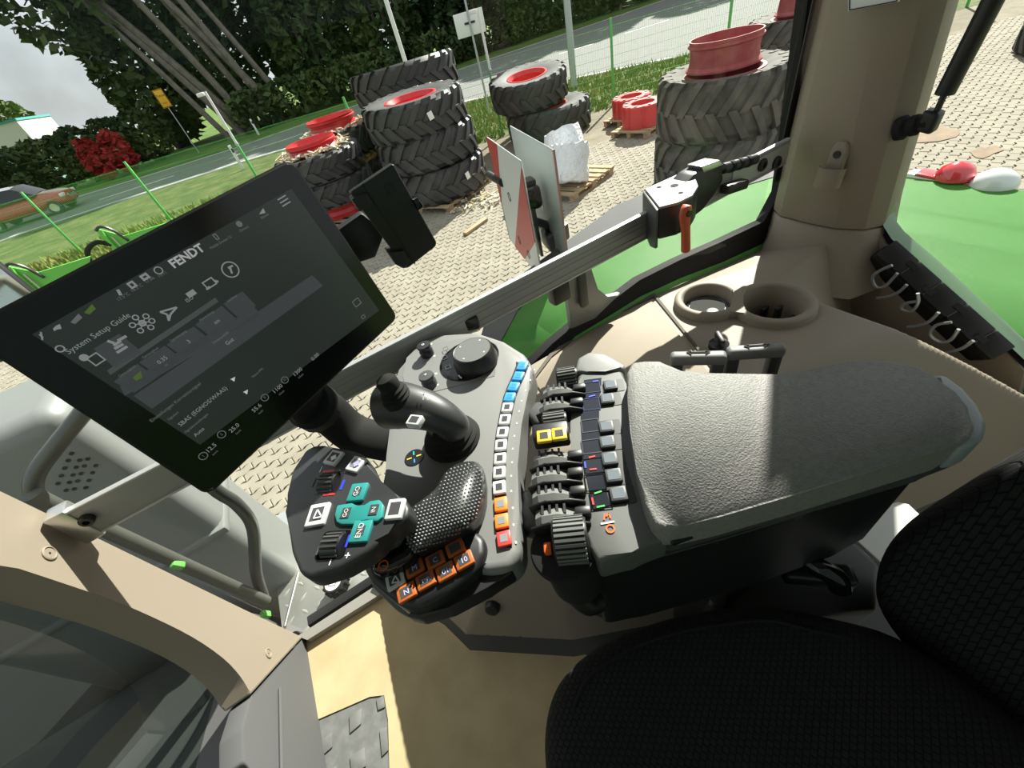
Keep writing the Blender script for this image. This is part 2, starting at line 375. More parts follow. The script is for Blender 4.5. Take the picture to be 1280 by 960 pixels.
def make_wheel(name, R, W_, r, loc, label, group, rot=(0, 0, 0), rim=True, rub=None, red=None, tag_at=None):
    t = thing(name, label, 'wheel' if rim else 'tyre', (0, 0, 0), group)
    put('tyre', tyre_bm(R, W_, r), rub or RUB, t, 30)
    if rim: put('rim', rim_bm(r, W_), red or RED, t, 30)
    if tag_at is not None:
        for ang, h in tag_at:
            n = V((math.cos(ang), math.sin(ang), 0)); u = V((-math.sin(ang), math.cos(ang), 0))
            put('paper_tag', box(n * (R + .012) + UP * h, u + UP * .2, UP - u * .2, n, .1, .13, .004), STK, t, None)
    t.location = loc; t.rotation_euler = rot; return t
camdir = math.atan2(-9.3, -3.1)
STA = 'black tractor tyres stacked on pallets outside'
make_wheel('tractor_wheel', 1.02, .6, .50, (3.12, 9.38, 1.36), 'tractor wheel with red rim on top of the tall middle stack of tyres', STA, (.03, -.02, .3), tag_at=[(camdir - .3 + .25, .34)])
make_wheel('tractor_wheel', 1.05, .6, .50, (3.16, 9.36, .755), 'second tyre from the top in the tall middle stack', STA, (-.02, .02, 1.0))
make_wheel('tractor_wheel', 1.06, .6, .50, (3.18, 9.34, .145), 'bottom tyre of the tall middle stack lying on a wooden pallet', STA, (0, 0, .1), tag_at=[(camdir + .45, .36)])
make_wheel('tractor_wheel', 1.30, .62, .62, (4.0, 11.95, 1.74), 'large red rimmed tractor wheel topping the stack behind the middle stack', STA, (-.03, .02, .2))
make_wheel('tractor_wheel', 1.28, .8, .62, (4.0, 11.95, .93), 'wide tyre in the rear stack, below the large red rimmed wheel', STA, (0, 0, .7))
make_wheel('tractor_wheel', 1.28, .78, .62, (4.0, 11.95, .14), 'lowest tyre of the rear stack behind the middle stack', STA, (0, 0, .4))
make_wheel('tractor_wheel', 1.03, .64, .5, (6.95, 11.15, .80), 'red rimmed wheel leaning on another tyre in front of the grey lamp post', STA, (.06, -.10, .5), tag_at=[(camdir + .55, .33)])
make_wheel('tractor_wheel', 1.14, .66, .52, (7.25, 10.85, .02), 'lower wheel of the two tyre stack in front of the grey lamp post', STA, (.0, .0, .9))
make_wheel('tractor_wheel', .91, .76, .5, (6.25, 4.75, .74), 'dusty wheel under the upright red rim, upper one of its stack', STA, (.02, 0, .2), rub=RUBD, red=REDD)
make_wheel('tractor_wheel', .92, .72, .5, (6.25, 4.75, .01), 'dusty lower tyre of the stack behind the rail clamp', STA, (0, 0, .6), rub=RUBD, red=REDD)
make_wheel('tractor_wheel', 1.0, .7, .55, (10.6, 6.35, .73), 'wheel with a dusty red rim beside the pillar, farther stack', STA, (0, 0, .1), rub=RUBD, red=REDD)
make_wheel('tractor_wheel', 1.0, .7, .55, (10.6, 6.35, .02), 'lower tyre of the farther stack seen beside the pillar', STA, (0, 0, .5), rub=RUBD, red=REDD)
make_wheel('tractor_wheel', .95, .5, .5, (1.15, 10.94, .93), 'tyre with litter around its red rim, nearer left stack by the monitor', STA, (0, 0, .2))
make_wheel('tractor_wheel', .95, .48, .5, (1.17, 10.9, .44), 'lower tyre of the nearer left stack behind the black case', STA, (0, 0, .8))
make_wheel('tractor_wheel', .95, .6, .55, (2.1, 13.1, .84), 'tyre under a red rim with litter, farther left stack near fence', STA, (0, 0, .2))
make_wheel('tractor_wheel', .95, .68, .55, (2.1, 13.1, .14), 'lower tyre of the farther left stack near the fence', STA, (0, 0, .6))
make_wheel('tractor_wheel', .8, .75, .4, (13.6, 3.0, .02), 'dark wheel lying in the yard at the right picture edge', STA, (0, 0, 0))
def loose_rim(c, r, h, m, label, rot=(0, 0, 0)):
    b = lathe((0, 0, 0), (0, 0, 1), [(r * .96, 0), (r * 1.05, .01), (r * 1.05, .03), (r * .97, .07), (r * .94, h * .5), (r * .97, h - .09), (r * 1.03, h - .07), (r * 1.03, h - .05), (r * .985, h - .04), (r * 1.0, h), (r * .96, h), (r * .93, h - .08), (r * .90, h * .5), (r * .92, .05)], 44)
    o = put('loose_wheel_rim', b, m, None, 30, label=label, cat='wheel', group='red wheel rims lying on the tyres', origin=(0, 0, 0)); o.location = c; o.rotation_euler = rot  # a bare wheel rim, no tyre mounted
loose_rim((6.25, 4.77, 1.50), .47, .36, REDD, 'dusty red wheel rim standing on the right tyre stack')
loose_rim((10.6, 6.35, 1.43), .5, .5, REDD, 'dusty red rim on the farther stack next to the beige pillar')
loose_rim((1.15, 10.94, 1.43), .53, .22, RED, 'bright red rim on the nearer left stack, amid pale litter')
loose_rim((2.1, 13.1, 1.44), .62, .3, RED, 'bright red rim on the farther left stack close to fence')
loose_rim((1.17, 10.9, .14), .62, .3, RED, 'red rim on the pallet under the nearer left tyre stack')
LITT = mat('pale_litter', (.55, .42, .24), .8, var=(8, (.62, .60, .5), .4, .6))
def litter(c, r0, r1, n, seed, label):
    rn = random.Random(seed); b = bmesh.new()
    for _ in range(n):
        a = rn.uniform(0, 6.28); r = rn.uniform(r0, r1); p = V((c[0] + r * math.cos(a), c[1] + r * math.sin(a), c[2] + rn.uniform(.0, .08)))
        d = V((rn.uniform(-1, 1), rn.uniform(-1, 1), rn.uniform(-.3, .3))).normalized(); d2 = d.cross(UP).normalized()
        box(p, d, d2, d.cross(d2), rn.uniform(.05, .2), rn.uniform(.02, .045), .02, 0, 1, b)
    put('dry_litter', b, LITT, None, None, label=label, cat='litter', kind='stuff')
litter((1.15, 10.94, 1.44), .58, .78, 230, 1, 'dry pale wood litter around the nearer left red rim')
litter((2.1, 13.1, 1.45), .68, .86, 230, 2, 'dry pale wood litter around the farther left red rim')
litter((3.35, 8.05, .0), .1, .6, 90, 4, 'brown shavings scattered on the paving by the middle pallet')
def pallet(cx, cy, sx, sy, ang, label):
    t = thing('pallet', label, 'pallet', (cx, cy, 0), 'wooden pallets outside'); u = V((math.cos(ang), math.sin(ang), 0)); v = V((-u.y, u.x, 0)); c = V((cx, cy, 0))
    for i in range(7): put('slat', box(c + u * (sx * (i / 6 - .5)) + UP * .125, u, v, UP, .13, sy, .022), WOOD, t, None)
    for j in (-1, 0, 1):
        put('bearer', box(c + v * (sy * .46 * j) + UP * .105, u, v, UP, sx + .1, .1, .02), WOOD, t, None)
        put('runner', box(c + v * (sy * .46 * j) + UP * .012, u, v, UP, sx + .1, .1, .022), WOOD, t, None)
        for i in (-1, 0, 1): put('block', box(c + v * (sy * .46 * j) + u * (sx * .46 * i) + UP * .058, u, v, UP, .14, .1, .072), WOOD, t, None)
    return t
pallet(3.15, 9.35, 1.7, 1.7, .5, 'wooden pallet under the tall middle tyre stack')
pallet(4.0, 11.95, 1.8, 1.8, .5, 'wooden pallet under the rear tyre stack')
pallet(1.15, 10.9, 1.6, 1.6, .5, 'wooden pallet under the nearer left tyre stack with red rims')
pallet(2.1, 13.1, 1.5, 1.5, .5, 'wooden pallet under the farther left tyre stack')
pallet(8.55, 9.05, 1.0, .9, .2, 'small pallet under the farther red wheel weight')
pallet(7.95, 8.05, 1.05, .95, .2, 'small pallet under the nearer red wheel weight')
pallet(4.85, 7.0, 1.3, 1.4, .3, 'pallet under the plastic wrapped white rolls')
def weight(c, R, h, label):
    t = thing('wheel_weight', label, 'wheel weight', c, 'red wheel weights'); b = bmesh.new(); n = 72; rings = []
    for rr, z, cut in ((.55, 0, 0), (1, 0, 1), (1, h, 1), (.95, h + .03, 1), (.56, h + .03, 0), (.52, h - .02, 0), (.52, .05, 0)):
        L = []
        for q in range(n):
            a = 2 * math.pi * q / n; k = 1 - (.07 if cut and (q % 9) in (0, 1) else 0); L.append(b.verts.new((c[0] + R * rr * k * math.cos(a), c[1] + R * rr * k * math.sin(a), c[2] + z)))
        rings.append(L)
    for k in range(len(rings)):
        for q in range(n): b.faces.new((rings[k][q], rings[k][(q + 1) % n], rings[(k + 1) % 7][(q + 1) % n], rings[(k + 1) % 7][q]))
    put('casting', b, RED, t, 25)
    for q in range(8):
        a = 2 * math.pi * (q + .5) / 8; put('bolt', disc((c[0] + R * .82 * math.cos(a), c[1] + R * .82 * math.sin(a), c[2] + h + .03), UP, .035, .02, 8), STEEL, t, None)
weight(V((8.55, 9.05, .137)), .47, .36, 'farther red cast wheel weight on a small pallet by the fence')
weight(V((7.95, 8.05, .137)), .47, .40, 'nearer red cast wheel weight beside the dusty tyre stack')
# wrapped rolls
FOIL = mat('white_plastic_wrap', (.80, .82, .85), .35, bump=(14, 1.0, .05))
def roll(c, axis, R, L, label):
    b = lathe(V(c) - V(axis).normalized() * L / 2, axis, [(R * .3, .01), (R * .9, 0), (R, .04), (R * 1.02, L * .3), (R * .98, L * .5), (R * 1.03, L * .8), (R * .95, L), (R * .3, L - .01)], 40)
    rn = random.Random(len(label))
    for v in b.verts:
        v.co += V((rn.gauss(0, .012), rn.gauss(0, .012), rn.gauss(0, .012)))
    put('wrapped_roll', b, FOIL, None, 60, label=label, cat='roll', group='white rolls wrapped in plastic')
roll((4.75, 6.65, .47), (.3, .2, 1), .36, .62, 'white plastic wrapped roll nearest the warning boards, on pallet')
roll((5.25, 7.4, .5), (.1, .4, 1), .36, .68, 'white plastic wrapped roll behind the front wrapped roll')
roll((4.22, 7.2, .42), (.1, .2, 1), .22, .55, 'narrow white roll peeking out left of the grey board')
put('plank', box((2.75, 6.95, .03), (.9, .35, 0), (-.35, .9, 0), UP, .62, .1, .045, .004), WOOD, None, label='short pale plank lying on the paving by the middle stack', cat='plank')
# ================================================================ fence
FGRN = mat('fence_green', (.10, .42, .09), .45)
fdir = V((1, -.5, 0)).normalized(); f0 = V((9.726, 11.03, 0))
fence = thing('mesh_fence', 'green double wire mesh fence on green posts along the yard', 'fence', f0)
fx = [-12.7, -9.6, -6.5, -3.33, -.27, 2.9, 6.65, 9.73, 12.63, 15.6, 18.6]
fpt = [V((x, 11.03 - (x - 9.726) * .5, 0)) for x in fx]
for i, p in enumerate(fpt):
    q = put('fence_post', box(p + UP * .96, fdir, fdir.cross(UP), UP, .06, .05, 1.96, .006), FGRN, fence)
    put('post_cap', box(p + UP * 1.945, fdir, fdir.cross(UP), UP, .064, .054, .012), FGRN, q, None)
for a, b_ in zip(fpt[:-1], fpt[1:]):
    b = bmesh.new(); L = (b_ - a).length; n = int(L / .05)
    for k in range(1, n):
        p = a + (b_ - a) * (k / n); box(p + UP * .93, fdir, fdir.cross(UP), UP, .0036, .0036, 1.76, 0, 1, b)
    for k in range(9): box((a + b_) / 2 + UP * (.07 + k * .215), fdir, fdir.cross(UP), UP, L, .008, .006, 0, 1, b)
    put('mesh_panel', b, FGRN, fence, None, kind='stuff')
# posts, signs
POST = mat('galvanised_post', (.42, .45, .47), .4, .5)
def pole(name, label, base, top, r, m, cat='post', group=None):
    return put(name, tube([base, top], r, 12), m, None, label=label, cat=cat, group=group)
pole('lamp_post', 'thick grey lamp post behind the two tyre stack', (11.35, 15.0, 0), (11.55, 15.2, 7.5), .12, POST, 'lamp post')
pole('lamp_post', 'pale thin lamp post rising behind the rear tyre stack', (7.0, 20.2, 0), (7.0, 20.2, 8.0), .085, WHT, 'lamp post')
wp = mat('white_tube', (.75, .75, .74), .4)
def pipe_on_post(px, label):
    p = V((px, 11.03 - (px - 9.726) * .5 - .06, 0)); t = thing('camera_pole', label, 'pole', p + UP * 1.0, 'white poles clamped to the fence posts')
    put('pole', tube([p + UP * 1.55, p + UP * 2.9], .035, 10), wp, t); put('lamp_head', box(p + UP * 2.86 + V((-.14, .05, 0)), fdir, fdir.cross(UP), UP, .2, .09, .09, .02), wp, t)
    put('clamp', box(p + UP * 1.6, fdir, fdir.cross(UP), UP, .08, .1, .06, .01), POST, t)
pipe_on_post(-.27, 'white pole with lamp head on the fence post left of the red rims')
pipe_on_post(6.65, 'pole with small lamp on the fence post right of the white sign')
def sign(base, h, c0, size, u, m, words, label, cat='sign', frame_m=None, pm=None, lcol=None, front=1):
    t = thing('road_sign', label, cat, base); base = V(base); u = V(u).normalized(); n = u.cross(UP)
    put('post', tube([base, base + UP * h], .035, 10), pm or POST, t); c = base + UP * c0 + n * (.045 * front)
    put('sign_plate', box(c, u, UP, n, size[0], size[1], .02, .006), m, t)
    if frame_m: put('border', ringframe(c + n * .0105, u, UP, n, size[0] * .96, size[1] * .96, .03, .003), frame_m, t, None)
    for s, dz, sz in words: put('lettering', text(s, c + n * .0125 + UP * dz, u, UP, sz, .003), lcol or BLKM, t, None)
    return t, c, u, n
t_, c_, u_, n_ = sign((8.17, 16.1, 0), 3.3, 2.62, (1.0, .62), (1, -.35, 0), WHT, [], 'white sign on a grey post behind the middle stack', front=-1)
put('crossbar', box(c_ + n_ * .02 + UP * .02, u_, UP, n_, .36, .06, .02), DSTEEL, t_, None)
YS = mat('yellow_sign', (.80, .42, .01), .5)
sign((-3.4, 42.0, -.1), 3.6, 3.45, (.62, 1.05), (1, .1, 0), YS, [('Tutow', .16, .2), ('Kreis', -.26, .13)], 'yellow place name sign on a thin post across the road', frame_m=BLKM)
def delineator(x, y, label):
    t = thing('delineator_post', label, 'marker post', (x, y, 0), 'white roadside marker posts'); c = V((x, y, 0))
    put('post', box(c + UP * .5, (1, 0, 0), (0, 1, 0), UP, .13, .1, 1.0, .02), WHT, t); put('black_band', box(c + UP * .78, (1, -.1, 0), (.1, 1, 0), UP, .134, .104, .2, .02), BLK, t)
delineator(-.75, 24.7, 'white marker post with black band on the near road edge')
delineator(1.0, 38.5, 'white marker post on the far road edge before the trees')

DIRT = mat('brown_dirt', (.20, .14, .09), .9, var=(5, (.26, .19, .12), .4, .7))
def dirt(px, py, r, seed, label):
    rn = random.Random(seed); c = Z(px, py, .004); put('dirt_patch', prism([V((c.x + r * rn.uniform(.6, 1.2) * math.cos(a), c.y + .7 * r * rn.uniform(.6, 1.2) * math.sin(a), .009)) for a in [6.283 * q / 14 for q in range(14)]], (0, 0, -.012)), DIRT, None, None, label=label, cat='dirt', kind='stuff')
dirt(1170, 168, .42, 1, 'brown dirt patch on the paving behind the gas strut foot')
dirt(1232, 190, .22, 2, 'smaller brown dirt patch on the paving near the right edge')
# ================================================================ woods, building, car, implement
LEAF = mat('dark_leaves', (.022, .048, .012), .6, var=(.35, (.085, .125, .032), .4, .7), spec=.3)
LEAF2 = mat('light_leaves', (.09, .15, .03), .6, var=(.5, (.15, .21, .05), .4, .7), spec=.3)
REFLR = mat('red_reflection', (.34, .02, .02), .6, spec=.3)
BARK = mat('pale_bark', (.20, .175, .14), .9, var=(3, (.12, .105, .085), .4, .7), bump=(8, .5, .05))
BARKD = mat('dark_bark', (.06, .055, .045), .9, bump=(8, .5, .05))
def foliage(blobs, n, size, seed):
    rn = random.Random(seed); b = bmesh.new(); tot = sum(q[3] * q[4] * q[5] for q in blobs)
    for bx, by, bz, rx, ry, rz in blobs:
        for _ in range(int(n * rx * ry * rz / tot)):
            d = V((rn.gauss(0, 1), rn.gauss(0, 1), rn.gauss(0, 1))).normalized() * rn.uniform(.55, 1.0) ** .5
            p = V((bx + d.x * rx, by + d.y * ry, bz + d.z * rz)); u = V((rn.gauss(0, 1), rn.gauss(0, 1), rn.gauss(0, .6))).normalized(); v = u.cross(V((rn.gauss(0, 1), rn.gauss(0, 1), rn.gauss(0, 1)))).normalized(); s = size * rn.uniform(.5, 1.2)
            b.faces.new([b.verts.new(q) for q in (p - u * s, p + v * s * .55, p + u * s, p - v * s * .5)])
    return b
def tree(name, label, base, blobs, trunks, n, size, seed, leaf=None, bark=None, group='trees of the wood across the road'):
    t = thing(name, label, 'tree', base, group); base = V(base)
    put('crown', foliage([(base.x + q[0], base.y + q[1], base.z + q[2], q[3], q[4], q[5]) for q in blobs], n, size, seed), leaf or LEAF, t, None, recalc=False, kind='stuff')
    for pts, r in trunks: put('trunk', tube([base + V(p) for p in pts], lambda f, r=r: r * (1 - .6 * f), 8, 4), bark or BARK, t)
    return t
def trunkset(lean, n, h, seed, r=.24):
    rn = random.Random(seed); out = []
    for i in range(n):
        x0 = (i - n / 2) * .75 + rn.uniform(-.3, .3); lx = lean + rn.uniform(-.10, .18); out.append(([(x0, rn.uniform(-.5, .5), -.1), (x0 + lx * h * .3, rn.uniform(-.6, .3), h * .3), (x0 + lx * h * .65, rn.uniform(-.8, .6), h * .62), (x0 + lx * h * 1.05, rn.uniform(-1, 1), h)], r * rn.uniform(.75, 1.2)))
    return out
ORD = ('first', 'second', 'third', 'fourth', 'fifth', 'sixth', 'seventh', 'eighth', 'ninth', 'tenth')
BL = [(-3, 0, 12, 5, 3.5, 4), (2.5, .5, 14, 4.5, 3.5, 4.5), (0, 1.5, 7.5, 5, 2.4, 4.5), (0, 0, 18, 4.5, 3.5, 4)]
tree('leaning_tree', 'tall multi stemmed tree with pale leaning trunks over the road', (2.2, 44.5, 0), [(-5, .8, 14, 5.5, 3.5, 5), (1, 2.2, 13, 5, 2, 6), (-8, .5, 10, 3.6, 3, 3.6), (-3, 1.5, 19, 6, 4, 4), (-4, 3.5, 6, 5, 2, 4)], trunkset(-.42, 8, 19, 3, .3), 9000, .42, 11)
proto = tree('woodland_tree', 'dark leafy tree in the front row of the wood, first from the left', (9, 47, 0), [(-.3, 0, 5.0, 3.4, 2.4, 5), (.3, .3, 12, 3.5, 2.6, 5), (0, 0, 19, 3.2, 2.6, 4)], trunkset(-.12, 3, 17, 5, .22), 7000, .45, 12)
for i, (x, y) in enumerate(((15.5, 46), (21.5, 46.5), (27, 45), (33, 46), (39.5, 44), (46, 43), (53, 40), (60, 37), (67, 33))):
    dup(proto, (x, y, 0), (0, 0, (i * 2.1) % 6.28 if i % 2 else .4 * i), label='dark leafy tree in the front row of the wood, %s from the left' % ORD[i + 1])
back = tree('woodland_tree', 'dark leafy tree deep in the wood, first from the left of the back row', (-4.5, 53, 0), [(0, 0, 5.5, 3.5, 2.8, 5.5), (0, .3, 13, 3.6, 2.8, 5.5), (0, 0, 20, 3.4, 2.8, 5)], trunkset(.05, 2, 17, 8, .25), 6000, .55, 13, bark=BARKD)
for i, (x, y) in enumerate(((2, 55), (8, 54), (14, 55), (20.5, 54), (27, 54), (34, 53), (41, 52), (49, 50), (57, 47))):
    dup(back, (x, y, 0), (0, 0, 1.3 * i), label='dark leafy tree deep in the wood, %s from the left of the back row' % ORD[i + 1])
tree('overhanging_tree', 'tree at the upper left whose leaves hang before the sky', (-17.5, 44, 0), [(0, 0, 12, 4.2, 3, 4), (-3, 0, 16, 5, 3, 4), (5, 0, 17.5, 5, 3, 3.4), (2.2, 0, 9.2, 1.3, 1.4, 2.4)], trunkset(-.1, 2, 15, 9, .25), 6500, .36, 14)
tree('pale_tree', 'small pale green tree beyond the white building', (-22.5, 78, 0), [(0, 0, 4.5, 3.5, 2.5, 3.4)], trunkset(0, 1, 4, 10, .2), 1800, .4, 15, leaf=LEAF2, group='pale trees by the building')
def hedge(name, label, pts, h, w, n, seed, leaf=None, cat='hedge'):
    bl = [(p[0], p[1], h * .5, w[0], w[1], h * .52) for p in pts]; o = put(name, foliage(bl, n, .30, seed), leaf or LEAF, None, None, label=label, cat=cat, kind='stuff' if cat == 'hedge' else None, recalc=False)
hedge('clipped_hedge', 'dark dense hedge below the white building', [(-24 + i * 2.2, 46.5 + (i % 2) * .5) for i in range(9)], 3.4, (1.9, 1.5), 9000, 21)
hedge('woodland_undergrowth', 'dark undergrowth along the foot of the wood', [(2 + i * 2.7, 43.2 + (i % 3) * .5 - max(0, i - 14) * .45) for i in range(24)], 2.6, (2.2, 1.3), 14000, 22)
hedge('red_reflection_clump', 'red window reflection shown as a shrub in front of the dark hedge', [(-9.6, 43.6), (-8.2, 43.7)], 2.6, (.9, .8), 1100, 23, REFLR, 'clump')  # leaf clump added in place of a red reflection in the window glass
# building
BW = mat('building_white', (.70, .68, .64), .7); BT = mat('roof_edge_teal', (.06, .30, .33), .5); BGL = mat('building_window', (.05, .09, .09), .15)
bo = V((-25.2, 62, 0)); bd = thing('white_building', 'low white flat roofed building beyond the hedge at left', 'building', bo)
put('wall', abox(-33, -17.2, 62, 72, -.1, 3.4), mat('building_teal_wall', (.14, .22, .21), .6), bd, None); put('fascia', abox(-33.4, -16.8, 61.6, 72.4, 3.4, 5.0), BW, bd, None); put('roof_edge', abox(-33.5, -16.7, 61.5, 72.5, 5.0, 5.18), BT, bd, None)
for i in range(2):
    w_ = put('window', ringframe((-19.2 - i * .95, 61.98, 2.3), (1, 0, 0), UP, (0, -1, 0), .85, 1.1, .09, .08), BW, bd, None); put('pane', abox(-19.6 - i * .95, -18.8 - i * .95, 61.95, 61.99, 1.8, 2.8), BGL, w_, None)
put('corner_post', abox(-24.2, -23.9, 61.8, 62.1, -.1, 3.4), BW, bd, None)
# car
CRED = mat('car_paint', (.42, .025, .04), .25, coat=.6); CGL = mat('car_glass', (.02, .025, .03), .05); CHR = mat('chrome', (.7, .7, .7), .15, 1)
cx0, cy0 = -11.6, 33.3; car = thing('car', 'dark red car driving along the road at the left picture edge', 'car', (cx0, cy0, 0))
cu, cv = V((.99, -.12, 0)).normalized(), V((.12, .99, 0)).normalized(); cc = V((cx0, cy0, 0))
def cp(x, y, z): return cc + cu * x + cv * y + UP * z
rings = []
for x, w, z0, z1, e in ((2.25, .55, .35, .72, .1), (2.15, .82, .25, .86, .1), (1.7, .90, .22, 1.0, .12), (.9, .92, .22, 1.08, .1), (0, .93, .22, 1.1, .1), (-1.2, .93, .22, 1.1, .1), (-2.0, .9, .25, 1.08, .1), (-2.3, .75, .4, .95, .1)):
    rings.append([cp(x, -w, z0 + .1), cp(x, -w - .02, (z0 + z1) / 2), cp(x, -w + e, z1), cp(x, 0, z1 + .04), cp(x, w - e, z1), cp(x, w + .02, (z0 + z1) / 2), cp(x, w, z0 + .1), cp(x, 0, z0)])
bod = put('body', loft(rings), CRED, car, 50); md = bod.modifiers.new('s', 'SUBSURF'); md.levels = md.render_levels = 2
rings = [[cp(x, -w, z0), cp(x, -w * .84, z1), cp(x, 0, z1 + .05), cp(x, w * .84, z1), cp(x, w, z0)] for x, w, z0, z1 in ((1.05, .86, 1.04, 1.06), (.35, .86, 1.06, 1.58), (-.6, .86, 1.06, 1.66), (-1.7, .84, 1.06, 1.58), (-2.2, .8, 1.03, 1.06))]
put('cabin', loft(rings), CGL, car, 30)
put('roof', loft([[cp(x, -w, z), cp(x, 0, z + .06), cp(x, w, z), cp(x, 0, z - .01)] for x, w, z in ((.3, .7, 1.59), (-.6, .72, 1.67), (-1.7, .68, 1.6))]), mat('car_roof_sky_shine', (.75, .7, .7), .15, coat=1), car, 50)  # roof colour whitened to carry the sky's reflection
put('grille', box(cp(2.2, 0, .62), cv, UP, cu, .9, .2, .1, .02), CHR, car)
for s in (-1, 1): put('headlight', box(cp(2.08, s * .66, .74), cv, UP, cu, .36, .17, .2, .05), WHT, car)
for x in (1.45, -1.4):
    for s in (-1, 1): w_ = put('wheel', lathe(cp(x, s * .86, .33), cv, [(.1, -.1), (.33, -.1), (.33, .1), (.1, .1)], 24), RUB, car); put('hub', lathe(cp(x, s * .88, .33), cv, [(.2, -.1), (.22, 0), (.2, .1)], 20), CHR, w_)
# green implement in the yard behind the monitor
im = thing('green_implement', 'green painted farm implement with folded plates before the grass', 'farm implement', (-4.6, 12.6, 0))
IG = mat('implement_green', (.12, .46, .07), .4)
for k, (ax, ay) in enumerate(((-5.35, 12.2), (-3.75, 12.75))):
    A = V((ax, ay, 0)); up_ = V((.05, .0, 1))
    q = put('upright', tube([A, A + UP * 1.18], .05, 10), IG, im); put('cylinder', tube([A + V((.13, -.05, .1)), A + V((.13, -.05, 1.0))], .022, 8), STEEL, q)
    put('plate', prism([A + V((.0, .02, 1.22)), A + V((.3, .02, .92)), A + V((1.25, .08, .86)), A + V((1.0, .08, .62)), A + V((.35, .02, .55)), A + V((.15, .02, .1)), A + V((.02, .02, .1))], (0, .05, 0), .006), IG, im)
    put('top_link', tube([A + V((-.05, 0, 1.2)), A + V((.08, 0, 1.24)), A + V((.22, 0, 1.1)), A + V((.32, 0, .8))], .03, 8, 3), DSTEEL, im)
put('crossbeam', tube([(-5.5, 12.1, .35), (-2.6, 13.1, .35)], .09, 10), IG, im)
put('hose', tube([(-4.35, 12.6, .55), (-4.2, 12.62, .9), (-3.95, 12.7, 1.0), (-3.75, 12.75, .85)], .05, 10, 4), BLKM, im)
# teal net crate low at the left picture edge
tc_ = thing('net_crate', 'teal mesh crate on the paving at the left picture edge', 'crate', (-4.3, 6.3, 0)); TN = mat('teal_net', (.10, .36, .30), .6)
for i in range(9):
    put('bar', tube([(-5.2 + i * .22, 5.6, .05), (-5.2 + i * .22, 5.6, .9)], .014, 6), TN, tc_)
for j in range(4): put('rail', tube([(-5.25, 5.6, .1 + j * .27), (-3.4, 5.6, .1 + j * .27)], .016, 6), TN, tc_)
put('base', abox(-5.3, -3.35, 5.6, 6.9, .01, .12, .01), mat('crate_grey', (.3, .31, .29), .7), tc_)
put('load', abox(-5.2, -3.5, 5.7, 6.8, .12, .5, .08, 3), mat('crate_load', (.36, .36, .33), .8), tc_)
# ================================================================ tractor outside the cab
TR = 'tractor'
FL = 1.55                                                    # cab floor height
prof = [(.26, 1.55), (.32, 1.75), (.42, 1.91), (.52, 2.0), (.64, 2.045), (.84, 2.055), (1.15, 2.055), (1.45, 2.04), (1.75, 2.005), (2.05, 1.955), (2.32, 1.895), (2.36, 1.86)]
fd = thing('rear_fender', 'glossy green rear fender outside the right and rear windows', 'fender', (1.3, 1.1, 1.5))
b = bmesh.new(); rows = []
for x, z in prof:
    yi = .86
    rows.append([b.verts.new(p) for p in ((x, yi, z - .012), (x, yi + .08, z), (x, 1.0, z + .004), (x, 1.14, z), (x, 1.16, z - .02))])
for r0, r1 in zip(rows[:-1], rows[1:]):
    for i in range(4): b.faces.new((r0[i], r1[i], r1[i + 1], r0[i + 1]))
bmesh.ops.solidify(b, geom=b.faces[:], thickness=.012)
put('fender_top', b, GREEN, fd, 40)
b = bmesh.new(); rows = []
for x, z in [(1.492, 1.30), (1.495, 1.835), (1.52, 1.85), (1.7, 1.875), (2.05, 1.90), (2.32, 1.895), (2.36, 1.86)]:
    rows.append([b.verts.new((x, y, z - (.0 if y > -.2 else .03))) for y in (-.32, -.1, .2, .45, .7, .88)])
for r0, r1 in zip(rows[:-1], rows[1:]):
    for i in range(5): b.faces.new((r0[i], r1[i], r1[i + 1], r0[i + 1]))
bmesh.ops.solidify(b, geom=b.faces[:], thickness=.012)
put('fender_inner', b, GREEN, fd, 40)
zo = [1.57, 1.76, 1.905, 1.99, 2.025, 2.06, 2.112, 2.095, 2.03, 1.965, 1.905, 1.87]
put('fender_extension', strip([V((x, 1.14, z + .004)) for x, z in prof], [V((x + (.02 if x < .5 else 0), 1.31, q_)) for (x, z), q_ in zip(prof, zo)], (0, 0, -.02)), FGREY, fd, 40)
lamp = thing('rear_lamp_bar', 'rear lamp bar with red and clear lens on the green fender edge', 'lamp', (2.36, .6, 1.9))
P0, P1 = X(1138, 214, 2.34), X(1278, 243, 2.34); du = (P1 - P0).normalized()
LENSR = mat('red_lens', (.65, .03, .05), .15, coat=1); LENSW = mat('clear_lens', (.72, .74, .75), .1, coat=1)
put('lamp_bar', box((P0 + P1) / 2 - UP * .012, du, UP, du.cross(UP), (P1 - P0).length, .03, .06, .006), WHT, lamp)
put('red_strip', box(P0 + du * .13 + UP * .004, du, UP, du.cross(UP), .2, .012, .064, .003), LENSR, lamp)
def dome(c, r, m, name, p): put(name, lathe(c, UP, [(r, 0), (r * .98, r * .3), (r * .8, r * .65), (r * .4, r * .9), (.001, r)], 20), m, p, 60)
dome(X(1192, 222, 2.34), .062, LENSR, 'red_lens', lamp); dome(X(1240, 234, 2.34), .07, LENSW, 'clear_lens', lamp)
